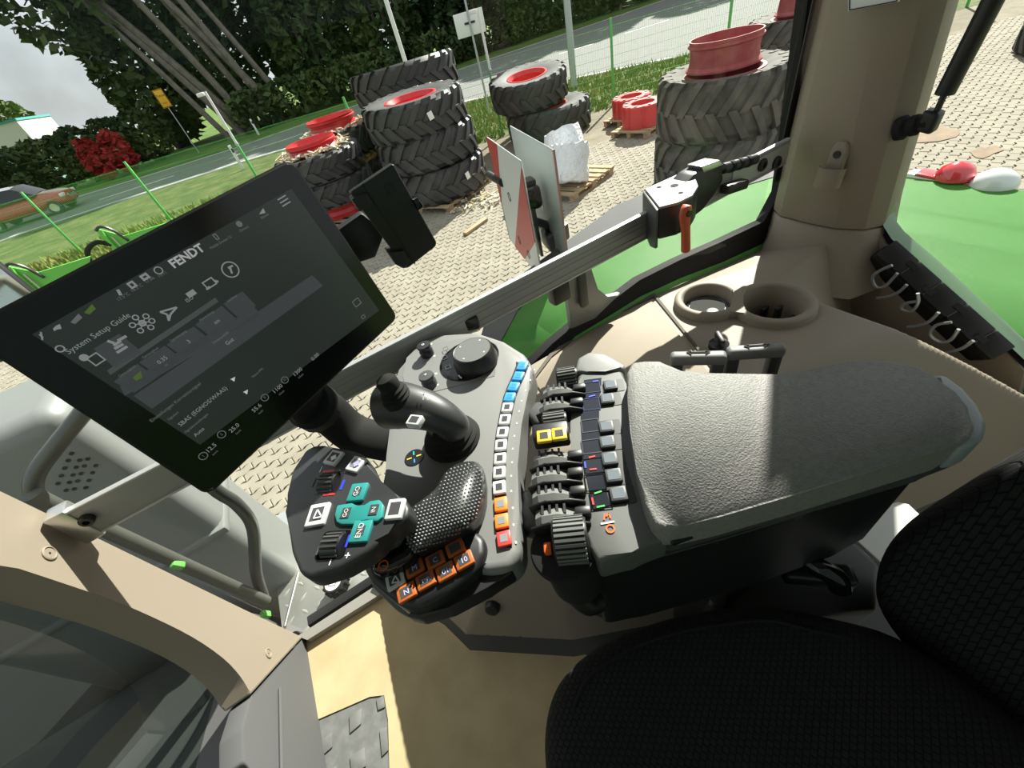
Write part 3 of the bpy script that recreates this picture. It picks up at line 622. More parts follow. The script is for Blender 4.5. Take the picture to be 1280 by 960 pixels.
# front side: exhaust tower cover, grab rail, hood side, step plate
TOW = mat('tower_grey_metal', (.20, .21, .205), .5, .2, bump=(6, .15, .02))
ex = thing('exhaust_tower', 'grey perforated exhaust cover standing right of the front pillar outside', 'exhaust cover', (-.85, 1.2, .6))
put('cover', abox(-1.25, -.62, 1.05, 1.32, .55, 2.405, .045, 4), TOW, ex)
put('clamp_band', abox(-1.26, -.615, 1.04, 1.33, 1.86, 1.89, .01), TOW, ex)
k = 0; b = bmesh.new()
for r_, row in enumerate(((318, 522), (303, 553), (288, 587), (273, 620), (258, 655))):
    for c_ in range(4 if r_ < 4 else 3):
        px = (row[0] + c_ * 36) / 3.556; py = 420 + (row[1] + c_ * 12 + (c_ % 2) * 18) / 3.556
        p = Y(px, py, 1.049); disc(p, (0, -1, 0), .0043, .002, 10, b)
put('perforation', b, BLK, ex, None, kind='stuff')
gr = thing('grab_rail', 'dark bent tube grab rail outside beside the front pillar', 'handrail', (-.6, .93, 1.6))
TUB = mat('grab_tube', (.075, .08, .075), .3, .4)
put('outer_tube', tube([Y(a, b_, .93) for a, b_ in ((58, 636), (42, 612), (46, 590), (68, 560), (100, 521), (118, 500), (150, 500), (262, 606), (296, 630), (316, 660), (320, 715), (330, 748))], .0155, 12, 5), TUB, gr)
put('inner_tube', tube([Y(a, b_, .90) for a, b_ in ((40, 618), (70, 634), (190, 688), (333, 752))], .016, 12, 2), mat('grab_tube_dull', (.06, .063, .055), .6), gr)
for a, b_ in ((222, 706), (332, 768)): put('clip', box(Y(a, b_, .885), (-.3, 0, 1), (0, 1, 0), (1, 0, .3), .03, .02, .015, .004), GREEN, gr)
HOOD = mat('hood_dark', (.045, .055, .05), .4)
hd = thing('engine_bonnet', 'dark tractor bonnet and engine side seen through the windscreen', 'bonnet', (-1.8, .2, .6))
put('bonnet_top', prism([(-3.2, -.5, 1.75), (-1.15, -.5, 1.78), (-1.15, .42, 1.78), (-3.2, .38, 1.75)], (0, 0, -.9), .05, 3), HOOD, hd)
put('engine_side', abox(-3.4, -.72, .45, .98, .5, 1.62, .06, 3), DKG, hd)
put('front_mudguard', abox(-3.9, -1.3, .95, 1.75, .9, 1.42, .1, 4), mat('mudguard_black', (.02, .021, .021), .5), hd)
put('vent_slot', abox(-2.2, -1.0, .30, .428, 1.45, 1.5, .005), BLK, hd); put('vent_slot', abox(-2.2, -1.0, .30, .428, 1.58, 1.63, .005), BLK, hd)
CHQ = mat('chequer_plate', (.40, .40, .37), .42, .6, bump=(40, .15, .003))
st = thing('entry_step', 'worn chequer plate step outside below the right front glass', 'step', (-.5, 1.0, 1.45))
put('plate', abox(-.70, -.22, .825, 1.16, 1.485, 1.5, .003), CHQ, st)
n = 0
for i in range(9):
    for j in range(6):
        c = V((-.67 + i * .052, .85 + j * .055, 1.5)); a = .6 if (i + j) % 2 else -.95; u = V((math.cos(a), math.sin(a), 0))
        put('tread_mark', loft([[c + u * (t * .019) + u.cross(UP) * (s * w_) + UP * (h * (1 - abs(t))) for s, h in ((-1, 0), (0, .004), (1, 0))] for t, w_ in ((-1, .0008), (0, .0065), (1, .0008))]), CHQ, st, 60); n += 1
fc = thing('filler_cap', 'black filler cap with white round sticker on the chequer plate', 'filler cap', (-.5, .92, 1.5)); fcc = Z(421, 731, 1.53)
b = lathe(V((fcc.x, fcc.y, 1.5)), UP, [(.028, 0), (.028, .012), (.036, .014), (.037, .05), (.033, .055)], 32)
put('cap', b, BLKM, fc, 35)
for q in range(12):
    a = 6.283 * q / 12; put('grip', box(V((fcc.x + .037 * math.cos(a), fcc.y + .037 * math.sin(a), 1.532)), (-math.sin(a), math.cos(a), 0), UP, (math.cos(a), math.sin(a), 0), .008, .036, .008, .002), BLKM, fc)
ct = V((fcc.x, fcc.y, 1.555)); s_ = put('sticker', disc(ct, UP, .028, .001, 28), WHT, fc, None)
put('fuel_symbol', ringframe(ct + UP * .001, (.8, -.5, 0), (.5, .8, 0), UP, .026, .026, .0025, .0006), BLK, s_, None); put('fuel_drop', annulus(ct + UP * .001, UP, .004, .006, .0006, 16), BLK, s_, None)
put('step_rod', tube([Z(373, 716, 1.53), Z(356, 783, 1.53)], .005, 10), STEEL, None, label='thin silver rod at the left edge of the chequer plate', cat='rod')
tk = thing('side_tank', 'grey rounded tank below the grab rail, left of the drive lever', 'tank', (-.9, 1.6, .6))
put('tank_body', prism([(-1.2, 1.28, 1.2), (-.45, 1.28, 1.2), (-.40, 1.75, 1.2), (-1.1, 1.75, 1.2)], (0, 0, -.6), .08, 4), mat('tank_grey', (.27, .29, .30), .45), tk)
put('filler_neck', lathe((-.6, 1.4, 1.2), UP, [(.05, 0), (.05, .04), (.04, .05)], 20), BLK, tk)
sm = thing('side_mirror', 'black side mirror housing at the far left picture edge', 'mirror', (-1.4, 1.9, 2.2))
mn = V((.55, -.8, .15)); mu, mv, mn = frame(mn, (1, .7, 0)); mc = PL(-10, 385, V((-1.4, 1.75, 2.5)), mn)
put('housing', box(mc - mn * .03, mu, mv, mn, .26, .30, .06, .02, 3), BLK, sm); put('mirror_glass', box(mc + mn * .002, mu, mv, mn, .22, .25, .004, .015, 3), mat('mirror_silver', (.5, .52, .52), .08, 1), sm)
put('mirror_arm', tube([mc - mn * .05, V((-1.1, 1.35, 2.42)), V((-1.0, 1.2, 2.38))], .014, 8), BLK, sm)
# warning boards on the outer fender edge
WB_R = mat('board_red', (.40, .035, .035), .4); WB_W = mat('board_white', (.55, .58, .56), .4); WB_G = mat('board_back', (.36, .40, .39), .5)
def board(px1, px2, ztop, label, front, h=.44):
    A, B = Z(*px1, ztop), Z(*px2, ztop); u = (B - A); w = u.length; u.normalize(); n = u.cross(UP); n = n if n.x < 0 else -n; dn = -UP
    t = thing('warning_board', label, 'warning board', (A + B) / 2 - UP * h)
    put('panel', prism([A, B, B + dn * h, A + dn * h], -n * .006, .002, 1), WB_W if front else WB_G, t)
    if front:
        f = n * .0012
        def q(pts): return prism([A + u * (x * w) + dn * (y * h) + f for x, y in pts], -f * .9)
        put('red_stripe', q([(0, 0), (.42, .0), (0, .55)][0:1] + [(.36, 0), (.36, 0.02), (0, .62)]), WB_R, t, None)
        put('red_stripe', q([(1, .05), (1, .62), (.5, 1), (.18, 1)]), WB_R, t, None)
        for x, y in ((.42, .42), (.45, .82), (.70, .86)):
            put('hole_ring', annulus(A + u * (x * w) + dn * (y * h) + n * .0015, n, .014, .018, .001, 18), BLK, t, None)
        put('edge_strip', prism([A, A + dn * h, A + dn * h - u * .012, A - u * .012], -n * .012), DSTEEL, t, None)
    else:
        put('edge_trim', prism([B, B + dn * h, B + dn * h + u * .006, B + u * .006], -n * .008), mat('pink_edge', (.5, .25, .25), .5), t, None)
        put('white_tag', prism([A + u * (w * x) + dn * (h * y) - (-n) * .0 + n * .001 for x, y in ((.42, .42), (.6, .48), (.6, .6), (.42, .52))], n * .0008), WHT, t, None)
    return A, B, u, n
A1, B1, u1, n1 = board((608, 171), (650, 201), 2.44, 'red and white striped warning board left of the grey backed one', True)
A2, B2, u2, n2 = board((637, 157), (690, 187), 2.44, 'warning board showing its grey back, right of the striped one', False)
mk = thing('marker_lamp', 'black marker lamp and bracket between the two warning boards', 'lamp', (B1 + B2) / 2 - UP * .42)
mc_ = (B1 + B2) / 2 + (A1 - B1) * .35 - UP * .17
put('housing', box(mc_, u1, UP, n1, .10, .085, .07, .02, 3), BLKG, mk); put('lamp_cover', box(mc_ + UP * .05, u1, UP, n1, .06, .02, .05, .006), BLK, mk)
put('hanger', box(mc_ - UP * .13, u1, UP, n1, .05, .22, .012, .003), DSTEEL, mk)
put('crossarm', tube([A1 * .75 + B1 * .25 - UP * .15, A1 * 1.35 - B1 * .35 - UP * .18], .016, 10), BLK, mk)
brp = Z(693, 285, 2.1)
put('foot_bracket', box(V((brp.x, brp.y, 2.075)), u1, V((.9, .3, 0)), UP, .11, .14, .07, .01), BLK, mk)
for q in (-.03, .03): put('bolt', disc(V((brp.x, brp.y, 2.11)) + u1 * q, UP, .008, .006, 8), STEEL, mk)
put('post', tube([mc_ - UP * .1, V((brp.x, brp.y, 2.1))], .018, 8), BLK, mk)
# ================================================================ cab shell
def zs(x):
    k = [(-.40, 1.555), (-.335, 1.585), (.075, 1.93), (.22, 2.02), (.36, 2.07), (.46, 2.083), (.635, 2.07), (.83, 2.053), (1.12, 2.013), (1.5, 1.96)]
    if x <= k[0][0]: return k[0][1]
    for (a, za), (b_, zb) in zip(k[:-1], k[1:]):
        if x <= b_: return za + (zb - za) * (x - a) / (b_ - a)
    return k[-1][1]
put('floor', abox(-.62, 1.5, -.85, .80, 1.47, FL - .004), DGREY, kind='structure', angle=None)
put('ceiling', prism([(-.78, -.75, 3.24), (1.55, -.75, 3.24), (1.55, .735, 3.24), (-.78, .735, 3.24)], (0, 0, .14), .03), mat('headliner', (.30, .27, .23), .8), kind='structure')
IN = [(-.335, .80), (-.20, .575), (-.165, .475), (.065, .30), (.35, .165), (1.0, .02), (1.45, -.10)]
def segd(x, y, a, b_):
    ux, uy = b_[0] - a[0], b_[1] - a[1]; t = max(0, min(1, ((x - a[0]) * ux + (y - a[1]) * uy) / (ux * ux + uy * uy))); return math.hypot(x - a[0] - ux * t, y - a[1] - uy * t)
def snap(x, y):
    best = None
    for a, b_ in zip(IN[:-1], IN[1:]):
        ux, uy = b_[0] - a[0], b_[1] - a[1]; t = max(0, min(1, ((x - a[0]) * ux + (y - a[1]) * uy) / (ux * ux + uy * uy))); p = (a[0] + ux * t, a[1] + uy * t); dd = math.hypot(x - p[0], y - p[1])
        if best is None or dd < best[0]: best = (dd, p)
    return best[1]
def sdist(x, y):
    ds = [segd(x, y, IN[i], IN[i + 1]) * (.62 if i < 2 else 1.0) for i in range(len(IN) - 1)]
    ins = inpoly(x, y, IN + [(1.45, .80)]); return min(ds) if ins else -min(ds)
CUPL, CUPR = Z(885, 374, 2.075), Z(967, 378, 2.075)
RCL, RCR = .067, .077
def hgt(x, y):
    d = max(0, sdist(x, y)); h = 1.615 + .445 * math.sin(math.pi / 2 * min(1, d / .27))
    h = min(h, zs(x) - .004 + .4 * (.79 - y))
    rear = 1.69 + .92 * (1.46 - x)
    if y < .58: k_ = min(1, (.58 - y) / .14); h = min(h, rear * k_ + h * (1 - k_))
    return h
b = bmesh.new(); N = .009; gv = {}
nx, ny = int((1.45 + .34) / N), int((.80 + .12) / N)
for i in range(nx + 1):
    for j in range(ny + 1):
        x, y = -.34 + i * N, -.12 + j * N
        if y > .795: continue
        if sdist(x, y) > -.011:
            if sdist(x, y) < 0: x, y = snap(x, y)
            if (x - CUPL.x) ** 2 + (y - CUPL.y) ** 2 < (RCL + .004) ** 2 or (x - CUPR.x) ** 2 + (y - CUPR.y) ** 2 < (RCR + .004) ** 2: continue
            gv[i, j] = b.verts.new((x, y, hgt(x, y)))
for (i, j), v in list(gv.items()):
    if (i + 1, j) in gv and (i, j + 1) in gv and (i + 1, j + 1) in gv: b.faces.new((v, gv[i + 1, j], gv[i + 1, j + 1], gv[i, j + 1]))
con = put('wall_right', b, BEIGE, kind='structure', angle=80, origin=(.6, .4, FL))
b = bmesh.new()                                              # dark plinth along the foot of the console
edge = smoothpath([V((p[0], p[1], 0)) for p in IN[:]], 1); off = []
for i, p in enumerate(edge):
    t = (edge[min(i + 1, len(edge) - 1)] - edge[max(i - 1, 0)]).normalized(); off.append(p + V((t.y, -t.x, 0)) * -1 * .03)
A_ = [V((p.x, p.y, 1.548)) for p in edge]; B_ = [V((p.x * .0 + q.x, q.y, 1.652)) for p, q in zip(edge, off)]
n_in = [V(((q.y - p.y), -(q.x - p.x), 0)) for p, q in zip(edge, off)]
put('baseboard_right', strip([p + V((-.02, -.02, 0)) for p in A_], [q + V((.012, .012, 0)) for q in B_], (.03, .03, -.01)), DKG, kind='structure', angle=40)
# lid panel, cup holders, small fittings on the console
DZ = 2.066
lid = put('lid', prism(Zs([(815, 376), (862, 434), (905, 490), (800, 505), (690, 505), (668, 478), (690, 450), (735, 415)], DZ), (0, 0, -.012), .003), BEIGED, con)
put('lid_groove', strip([p + UP * .0 for p in Zs([(668, 474), (690, 445), (735, 410), (817, 370), (868, 432), (912, 490)], DZ - .002)], [p for p in Zs([(664, 474), (687, 442), (734, 406), (818, 366), (872, 432), (916, 490)], DZ - .002)], (0, 0, -.01)), mat('groove_beige', (.10, .085, .065), .8), con)
def cup(c, r, deep, name):
    return put(name, lathe((c.x, c.y, 0), UP, [(r + .026, DZ - .03), (r + .023, DZ + .010), (r + .018, DZ + .016), (r + .006, DZ + .0165), (r, DZ + .011), (r - .006, DZ - deep), (.002, DZ - deep), (.002, DZ - deep - .004), (r - .002, DZ - deep - .004), (r + .004, DZ - .03)], 44, caps=False), BEIGE, con, 50)
cl_ = cup(CUPL, RCL, .035, 'cup_holder'); cr_ = cup(CUPR, RCR, .11, 'cup_holder')
m_ = (CUPL + CUPR) / 2
ax_ = (CUPR - CUPL).normalized(); pp_ = ax_.cross(UP)
put('cup_bridge', prism([V((p.x, p.y, DZ + .0162)) for p in [CUPL + ax_ * (.067 + .003) + pp_ * .0, CUPL + ax_ * .055 + pp_ * .045, CUPL + ax_ * .06 + pp_ * .068, m_ + pp_ * .060, CUPR - ax_ * .06 + pp_ * .075, CUPR - ax_ * .062 + pp_ * .05, CUPR - ax_ * .08, CUPR - ax_ * .062 - pp_ * .05, CUPR - ax_ * .06 - pp_ * .075, m_ - pp_ * .060, CUPL + ax_ * .06 - pp_ * .068, CUPL + ax_ * .055 - pp_ * .045]], (0, 0, -.04), .004, 3), BEIGE, con)
cc_ = V((CUPL.x, CUPL.y, DZ - .02))
q_ = put('round_cover', lathe(cc_, UP, [(.055, -.01), (.057, .002), (.053, .006), (.049, .003), (.049, .001), (.002, .002)], 36), BLK, con, 40)
put('cover_disc', disc(cc_ + UP * .001, UP, .047, .005, 36), mat('cover_grey', (.06, .06, .058), .95, spec=.08), q_, 40); put('thumb_notch', lathe(cc_ + V((-.012, -.028, .004)), UP, [(.017, 0), (.017, .003), (.014, .004)], 20), BLK, q_, 40)
for dx, dy, h in ((.03, .035, .07), (.035, .0, .085), (.04, -.035, .065)): put('cup_fin', abox(CUPR.x + dx - .012, CUPR.x + dx + .012, CUPR.y + dy - .006, CUPR.y + dy + .006, DZ - .108, DZ - .108 + h, .003), BLK, con)
kn = Z(899, 428, DZ + .01); put('latch_knob', lathe((kn.x, kn.y, DZ - .005), UP, [(.024, 0), (.024, .012), (.012, .02), (.008, .03)], 20), BLK, con); put('latch_wing', box((kn.x, kn.y, DZ + .022), (.5, .8, 0), (-.8, .5, 0), UP, .045, .012, .02, .004), BLK, con)
def onconsole(px, py):                                       # where a sight line meets the console face
    d = ray(px, py).normalized(); t = .3
    for _ in range(4000):
        p = EYE + d * t
        if sdist(p.x, p.y) > -.003 and p.z < hgt(p.x, p.y): break
        t += .0008
    h = .01; nn = V((hgt(p.x - h, p.y) - hgt(p.x + h, p.y), hgt(p.x, p.y - h) - hgt(p.x, p.y + h), 2 * h)).normalized(); return p, nn
p, nn = onconsole(596, 748); put('screw_cap', lathe(p, nn, [(.011, 0), (.011, .003), (.008, .004), (.007, .002), (.001, .002)], 20), BEIGE, con, 35)
p, nn = onconsole(616, 757); sk = put('power_socket', lathe(p, nn, [(.02, -.002), (.02, .01), (.017, .016), (.01, .018)], 16), BLK, con, 35)
put('socket_tab', box(p + nn * .01 + V((.02, 0, 0)), nn.cross(UP), UP, nn, .01, .008, .008, .002), BLK, sk)
p, nn = onconsole(733, 763); put('data_plate', box(p + nn * .002, V((0, 0, 1)).cross(nn), UP, nn, .02, .014, .002), WHT, con, None)
# window right: seal, green frame edge, pane
up_px = [(985, 60), (984, 180), (975, 240), (955, 277), (900, 303), (850, 325), (800, 350), (760, 380), (720, 405), (690, 430), (665, 455), (640, 490), (575, 570), (480, 720), (385, 782)]
U_ = Ys(up_px, .80); U_[0] = V((1.30, .785, 2.75))
lo_px = [(992, 60), (992, 190), (990, 262), (972, 296), (905, 327), (850, 348), (800, 371), (760, 396), (720, 420), (694, 444), (670, 468), (646, 500), (582, 577), (487, 727), (392, 789)]
L_ = Ys(lo_px, .79); L_[0] = V((1.325, .78, 2.75))
w1 = thing('window_1', None, None, (.4, .8, FL), kind='structure')
put('seal', strip(U_, L_, (0, .03, -.002)), BLKM, w1, 60)
G_ = [p + V((0, -.006, -.017)) for p in L_]; put('green_rim', strip(L_[2:12], G_[2:12], (0, .03, -.004)), GREEN, w1, 60)
put('pane', prism([V((1.34, .805, 1.9))] + [V((p.x, .805, p.z - .01)) for p in U_[3:]] + [V((-.60, .805, 1.57)), V((-.60, .745, 3.19)), V((1.24, .745, 3.19))], (0, .004, 0)), WIN, w1, None)
FR = mat('frit_black', (.01, .01, .01), .4)
put('frit_band', strip([V((1.362 - .10 * (z - 2.2), .80 - (z - 2.2) * .06, z)) for z in (2.2, 2.6, 3.24)], [V((1.392 - .10 * (z - 2.2), .80 - (z - 2.2) * .06, z)) for z in (2.2, 2.6, 3.24)], (0, .003, 0)), FR, w1, None)
put('sill_strip', strip(Zs([(372, 795), (485, 722)], FL + .03), Zs([(384, 800), (494, 731)], FL + .03), (0, 0, -.06)), mat('sill_grey', (.22, .21, .19), .6), w1, None)
# pillars
def psec(z, g=0):
    k = z - 2.1; dx, dyr = -.10 * k, .07 * k; dy = -.06 * k
    return [V(p) for p in ((1.47 + dx, .815 + dy, z), (1.392 + dx - g * .2, .80 + dy, z), (1.36 + dx - g, .755 + dy, z), (1.352 + dx - g, .66, z), (1.356 + dx - g, .58 + dyr, z), (1.385 + dx - g * .8, .515 + dyr - g * .4, z), (1.43 + dx, .49 + dyr - g * .5, z), (1.50 + dx, .50 + dyr - g * .3, z), (1.82 + dx, .62 + dyr, z), (1.82 + dx, .80 + dy, z))]  # rear corners, out of view, widened to block the sun
tp = put('trim_2', loft([psec(z) for z in (2.105, 2.3, 2.6, 2.9, 3.24)]), BEIGE, kind='structure', angle=60)
md = tp.modifiers.new('b', 'BEVEL'); md.width = .03; md.segments = 4; md.limit_method = 'ANGLE'; md.angle_limit = math.radians(20)
ft = put('pillar_foot', loft([psec(z, g) for z, g in ((1.93, .12), (2.0, .06), (2.05, .028), (2.09, .008), (2.10, .0))]), BEIGE, tp, 60)
ch = X(1044, 208, 1.326)
cn = V((-1, 0, .12)).normalized(); cu_, cv_, cn = frame(cn, (0, -1, 0))
hp = put('clip_plate', prism([ch + cu_ * a + cv_ * b_ + cn * .012 for a, b_ in ((-.021, -.045), (.021, -.045), (.021, .045), (.012, .062), (-.012, .062), (-.021, .045))], -cn * .02, .006, 3), BEIGE, tp)
put('clip_cup', strip([ch + cu_ * (.034 * math.sin(a)) + cn * (.014 + .022 * math.cos(a)) + cv_ * .0 for a in [(-1.7 + 3.4 * q / 10) for q in range(11)]], [ch + cu_ * (.034 * math.sin(a)) + cn * (.014 + .020 * math.cos(a)) - cv_ * .05 for a in [(-1.7 + 3.4 * q / 10) for q in range(11)]], -cn * .004), BEIGE, hp, 50)
put('clip_screw', disc(ch + cv_ * .032 + cn * .013, cn, .009, .003, 18), BLK, hp, 40)
sx = [X(a, b_, 1.27) for a, b_ in ((1060, 14), (1124, 2), (1124, -30), (1060, -26))]
stq = put('sticker', prism(sx, (.002, 0, 0)), LGT, tp, None); sc2 = sum(sx, V((0, 0, 0))) / 4
put('sticker_border', join(*[seg3(sx[i] * .93 + sc2 * .07 - V((.001, 0, 0)), sx[(i + 1) % 4] * .93 + sc2 * .07 - V((.001, 0, 0)), .0022, (-1, 0, 0)) for i in range(4)]), BLK, stq, None)
# front right pillar and the grey panel below it
PX = -.6
inner_ = [(p.x, p.y) for p in smoothpath([(314, 868, 0), (300, 845, 0), (278, 822, 0), (240, 796, 0), (190, 771, 0), (140, 750, 0), (70, 726, 0), (0, 703, 0)], 3)]
ap = put('trim_1', prism([V((PX, .738, 3.24)), V((PX, .770, 2.60))] + Xs([(75, 650), (379, 796)] + inner_, PX) + [V((PX, .60, 2.60)), V((PX, .555, 3.24))], (-.06, .0, 0), .005, 2), BEIGE, kind='structure', angle=None)
for a, b_ in ((61, 692), (335, 817)):
    c = X(a, b_, PX + .0); q = put('screw_cap', lathe(c, (1, 0, 0), [(.0125, -.002), (.0125, .002), (.0105, .003), (.0095, .0015), (.001, .0015)], 24), BEIGE, ap, 35); put('screw_hole', disc(c + V((.0012, 0, 0)), (1, 0, 0), .0018, .0008, 10), BLK, q, None)
put('wall_front', prism([V((PX - .005, .81, 1.545)), V((PX - .005, .80, 1.60)), X(383, 797, PX - .005), X(314, 869, PX - .005), V((PX - .005, .50, 1.862)), V((PX - .005, -.6, 1.862)), V((PX - .005, -.6, 1.545))], (-.05, 0, 0), .006), FGREY, kind='structure')
put('wall_left', prism([(-.6, -.86, 1.5), (1.4, -.86, 1.5), (1.4, -.86, 2.0), (-.6, -.86, 2.0)], (0, -.05, 0)), BEIGE, kind='structure', angle=None)
put('wall_left_post', prism([(1.25, -.84, 1.5), (1.45, -.84, 1.5), (1.35, -.76, 3.24), (1.15, -.76, 3.24)], (0, -.06, 0)), BEIGE, kind='structure', angle=None)
w4 = thing('left_dimming_window', None, None, (.4, -.84, 2.0), kind='structure')
put('pane', prism([(-.95, -.84, 2.0), (1.46, -.84, 2.0), (1.34, -.76, 3.24), (-1.1, -.76, 3.24)], (0, -.004, 0)), glassmat('dimming_glass', (.5, .56, .52), .4), w4, None)  # unseen left pane, tinted dark to cut the light entering the cab
put('panel_crease', tube([X(350, 860, PX), X(352, 965, PX)], .004, 8), FGREY, ap)
w3 = thing('window_3', None, None, (PX, 0, 1.86), kind='structure')
wx = lambda y: PX - .085 - .34 * (.70 - y) + .07 * (.70 - y) ** 2
ys_ = [.72 - q * .1 for q in range(15)]
gl = bmesh.new(); r0 = [gl.verts.new((wx(y), y, 1.80)) for y in ys_]; r1 = [gl.verts.new((wx(y) + .06, y, 3.23)) for y in ys_]
for q in range(14): gl.faces.new((r0[q], r0[q + 1], r1[q + 1], r1[q]))
put('pane', gl, WSH, w3, 80, recalc=False)
put('seal', tube(Xs([(-20, 731), (0, 736), (150, 772), (250, 811), (294, 845), (311, 872), (306, 965)], PX - .058), .006, 8, 4), BLKM, w3)
# rear window with sill, cable duct, gas strut
RX = 1.44
w2 = thing('window_2', None, None, (RX, .2, 1.9), kind='structure')
rp_ = Xs([(1176, -40), (1172, 10), (1150, 90), (1122, 200), (1108, 262), (1108, 280), (1118, 296), (1160, 332), (1220, 386), (1290, 452)], RX)
ro_ = Xs([(1168, -40), (1164, 10), (1142, 90), (1113, 200), (1098, 262), (1097, 284), (1108, 303), (1152, 340), (1212, 394), (1282, 462)], RX - .012)
put('seal', strip(rp_, ro_, (.025, 0, 0)), BLKM, w2, 60)
rg_ = Xs([(1181, -40), (1177, 10), (1155, 90), (1128, 200), (1115, 262), (1117, 278), (1128, 292), (1168, 326), (1226, 379), (1296, 444)], RX + .02)
put('frame_edge', strip(rg_, [p + V((-.015, 0, 0)) for p in rp_], (.012, 0, 0)), mat('frame_green_grey', (.13, .24, .12), .2, coat=.6), w2, 60)
put('pane', prism([V((RX + .03, p.y, p.z)) for p in rp_[1:]] + [V((RX + .03, -.75, 1.75)), V((RX - .15, -.75, 3.19)), V((RX - .13, .60, 3.19))], (.004, 0, 0)), WIN, w2, None)
rw = put('wall_rear', prism([V((RX - .02, .52, 2.12))] + [V((RX - .02, p.y, p.z)) for p in ro_[6:]] + [V((RX - .02, -.02, 1.55)), V((RX - .02, .8, 1.55)), V((RX - .02, .8, 2.0))], (.03, 0, 0)), BEIGE, kind='structure', angle=None)
cd = thing('cable_duct', 'black jointed cable cover with wire hooks below the rear window', 'cable duct', (1.4, .3, 1.85))
D0, D1 = X(1120, 300, 1.40), X(1270, 434, 1.40); dv = D1 - D0; du = dv.normalized()
tn = V((-.55, 0, .83)); tn = (tn - du * tn.dot(du)).normalized(); tw = tn.cross(du); tw = tw if tw.x < 0 else -tw
for i, (f0_, f1_) in enumerate(((0, .21), (.215, .41), (.415, .62), (.625, .85), (.855, 1))):
    c = D0 + dv * ((f0_ + f1_) / 2) + tw * .026 - tn * .02
    q = put('cover_segment', box(c, du, tw, tn, dv.length * (f1_ - f0_), .056, .04, .004), BLK, cd)
    if i < 4: put('joint_tongue', box(D0 + dv * f1_ + tw * (.018 + .018 * (i % 2)) + tn * .0012, du, tw, tn, .028, .016, .003, .001), BLK, q, None); put('joint_line', box(D0 + dv * (f1_ + .002) + tw * .026 + tn * .0004, du, tw, tn, .003, .05, .001), FGREY, q, None)
put('duct_body', box((D0 + D1) / 2 + tw * .03 - tn * .085, du, tw, tn, dv.length * 1.02, .05, .13, .012, 3), BLKM, cd)
HK = mat('hook_grey', (.30, .32, .33), .3, .5); Z4 = 1 / 3.0
for pts in (((165, 455), (120, 475), (92, 500), (105, 535), (140, 532), (185, 485)), ((220, 528), (190, 555), (150, 572), (108, 578)), ((262, 560), (262, 598), (235, 628), (200, 618), (215, 598), (262, 590)), ((340, 632), (305, 665), (265, 680), (222, 686)), ((415, 695), (385, 735), (345, 742), (308, 715), (330, 680), (388, 668)), ((470, 738), (430, 765), (390, 778), (345, 788))):
    put('wire_hook', tube([X(1060 + a * Z4, 180 + b_ * Z4, 1.335) for a, b_ in pts], .0042, 8, 5), HK, cd)
gs = thing('gas_strut', 'black gas strut beside the rear window at upper right', 'gas strut', X(1165, 150, 1.37))
put('cylinder', tube([X(1262, -40, 1.37), X(1181, 117, 1.37)], .0185, 20), BLK, gs); put('rod', tube([X(1181, 117, 1.37), X(1166, 150, 1.37)], .0065, 12), DSTEEL, gs)
put('ball_socket', box(X(1163, 151, 1.37), X(1181, 117, 1.37) - X(1166, 150, 1.37), (1, 0, 0), (0, 1, .2), .045, .035, .035, .008, 3), BLK, gs)
put('boot', lathe(X(1128, 160, 1.37), X(1160, 153, 1.37) - X(1128, 160, 1.37), [(.026, -.01), (.027, .005), (.02, .012), (.023, .018), (.023, .03), (.017, .034), (.019, .05), (.012, .055)], 24), BLKM, gs, 35)
# floor coverings
put('cardboard_sheet', prism(Zs([(384, 905), (380, 850), (383, 800), (398, 787), (440, 757), (484, 728), (530, 728), (548, 746), (566, 776), (592, 809), (640, 803), (690, 806), (728, 813), (760, 850), (740, 900), (720, 975), (487, 975), (485, 900), (480, 869), (462, 871), (430, 885)], FL + .004), (0, 0, -.004)), CARD, None, None, label='tan cardboard sheet covering the cab floor', cat='cardboard')
mt = thing('rubber_mat', 'grey rubber floor mat with raised diamonds beside the cardboard', 'floor mat', (-.55, .5, FL))
put('mat_sheet', prism(Zs([(384, 908), (430, 880), (482, 862), (490, 975), (384, 975)], FL + .0008), (0, 0, -.003)), MATG, mt, None)
for q_ in (((436, 895), (452, 885), (451, 905), (437, 917)), ((400, 927), (415, 915), (415, 934), (400, 947)), ((437, 946), (455, 934), (457, 958), (439, 968)), ((470, 874), (479, 869), (481, 884), (472, 888)), ((474, 913), (483, 908), (485, 938), (477, 946)), ((404, 968), (420, 957), (421, 975), (405, 985))):
    put('tread_block', prism(Zs(q_, FL + .005), (0, 0, -.0045), .0016, 2), MATG, mt, 30)
# ================================================================ tool rail and clamp
RY = .75
rl = thing('tool_rail', 'silver aluminium tool rail running across the right side window', 'rail', (.36, RY, 2.28))
R0, R1 = V((-.568, RY, 2.322)), V((1.30, RY, 2.322))
def ext(y0, y1, z0, z1, name, m, x0=R0.x, x1=R1.x, bev=.002): return put(name, abox(x0, x1, RY + y0, RY + y1, 2.322 + z0, 2.322 + z1, bev), m, rl)
RWEB = mat('brushed_web', (.32, .325, .32), .5, .3)
ext(-.011, .003, .030, .035, 'top_flange', mat('flange_silver', (.5, .5, .5), .45, .5)); ext(-.011, .003, -.036, -.031, 'bottom_flange', mat('flange_silver', (.5, .5, .5), .45, .5)); ext(-.009, .002, -.033, .032, 'web', RWEB)
for z in (-.018, .002, .014): ext(-.0102, -.008, z - .0015, z + .0015, 'groove_rib', RWEB, R0.x + .16, R1.x - .25, .0005)
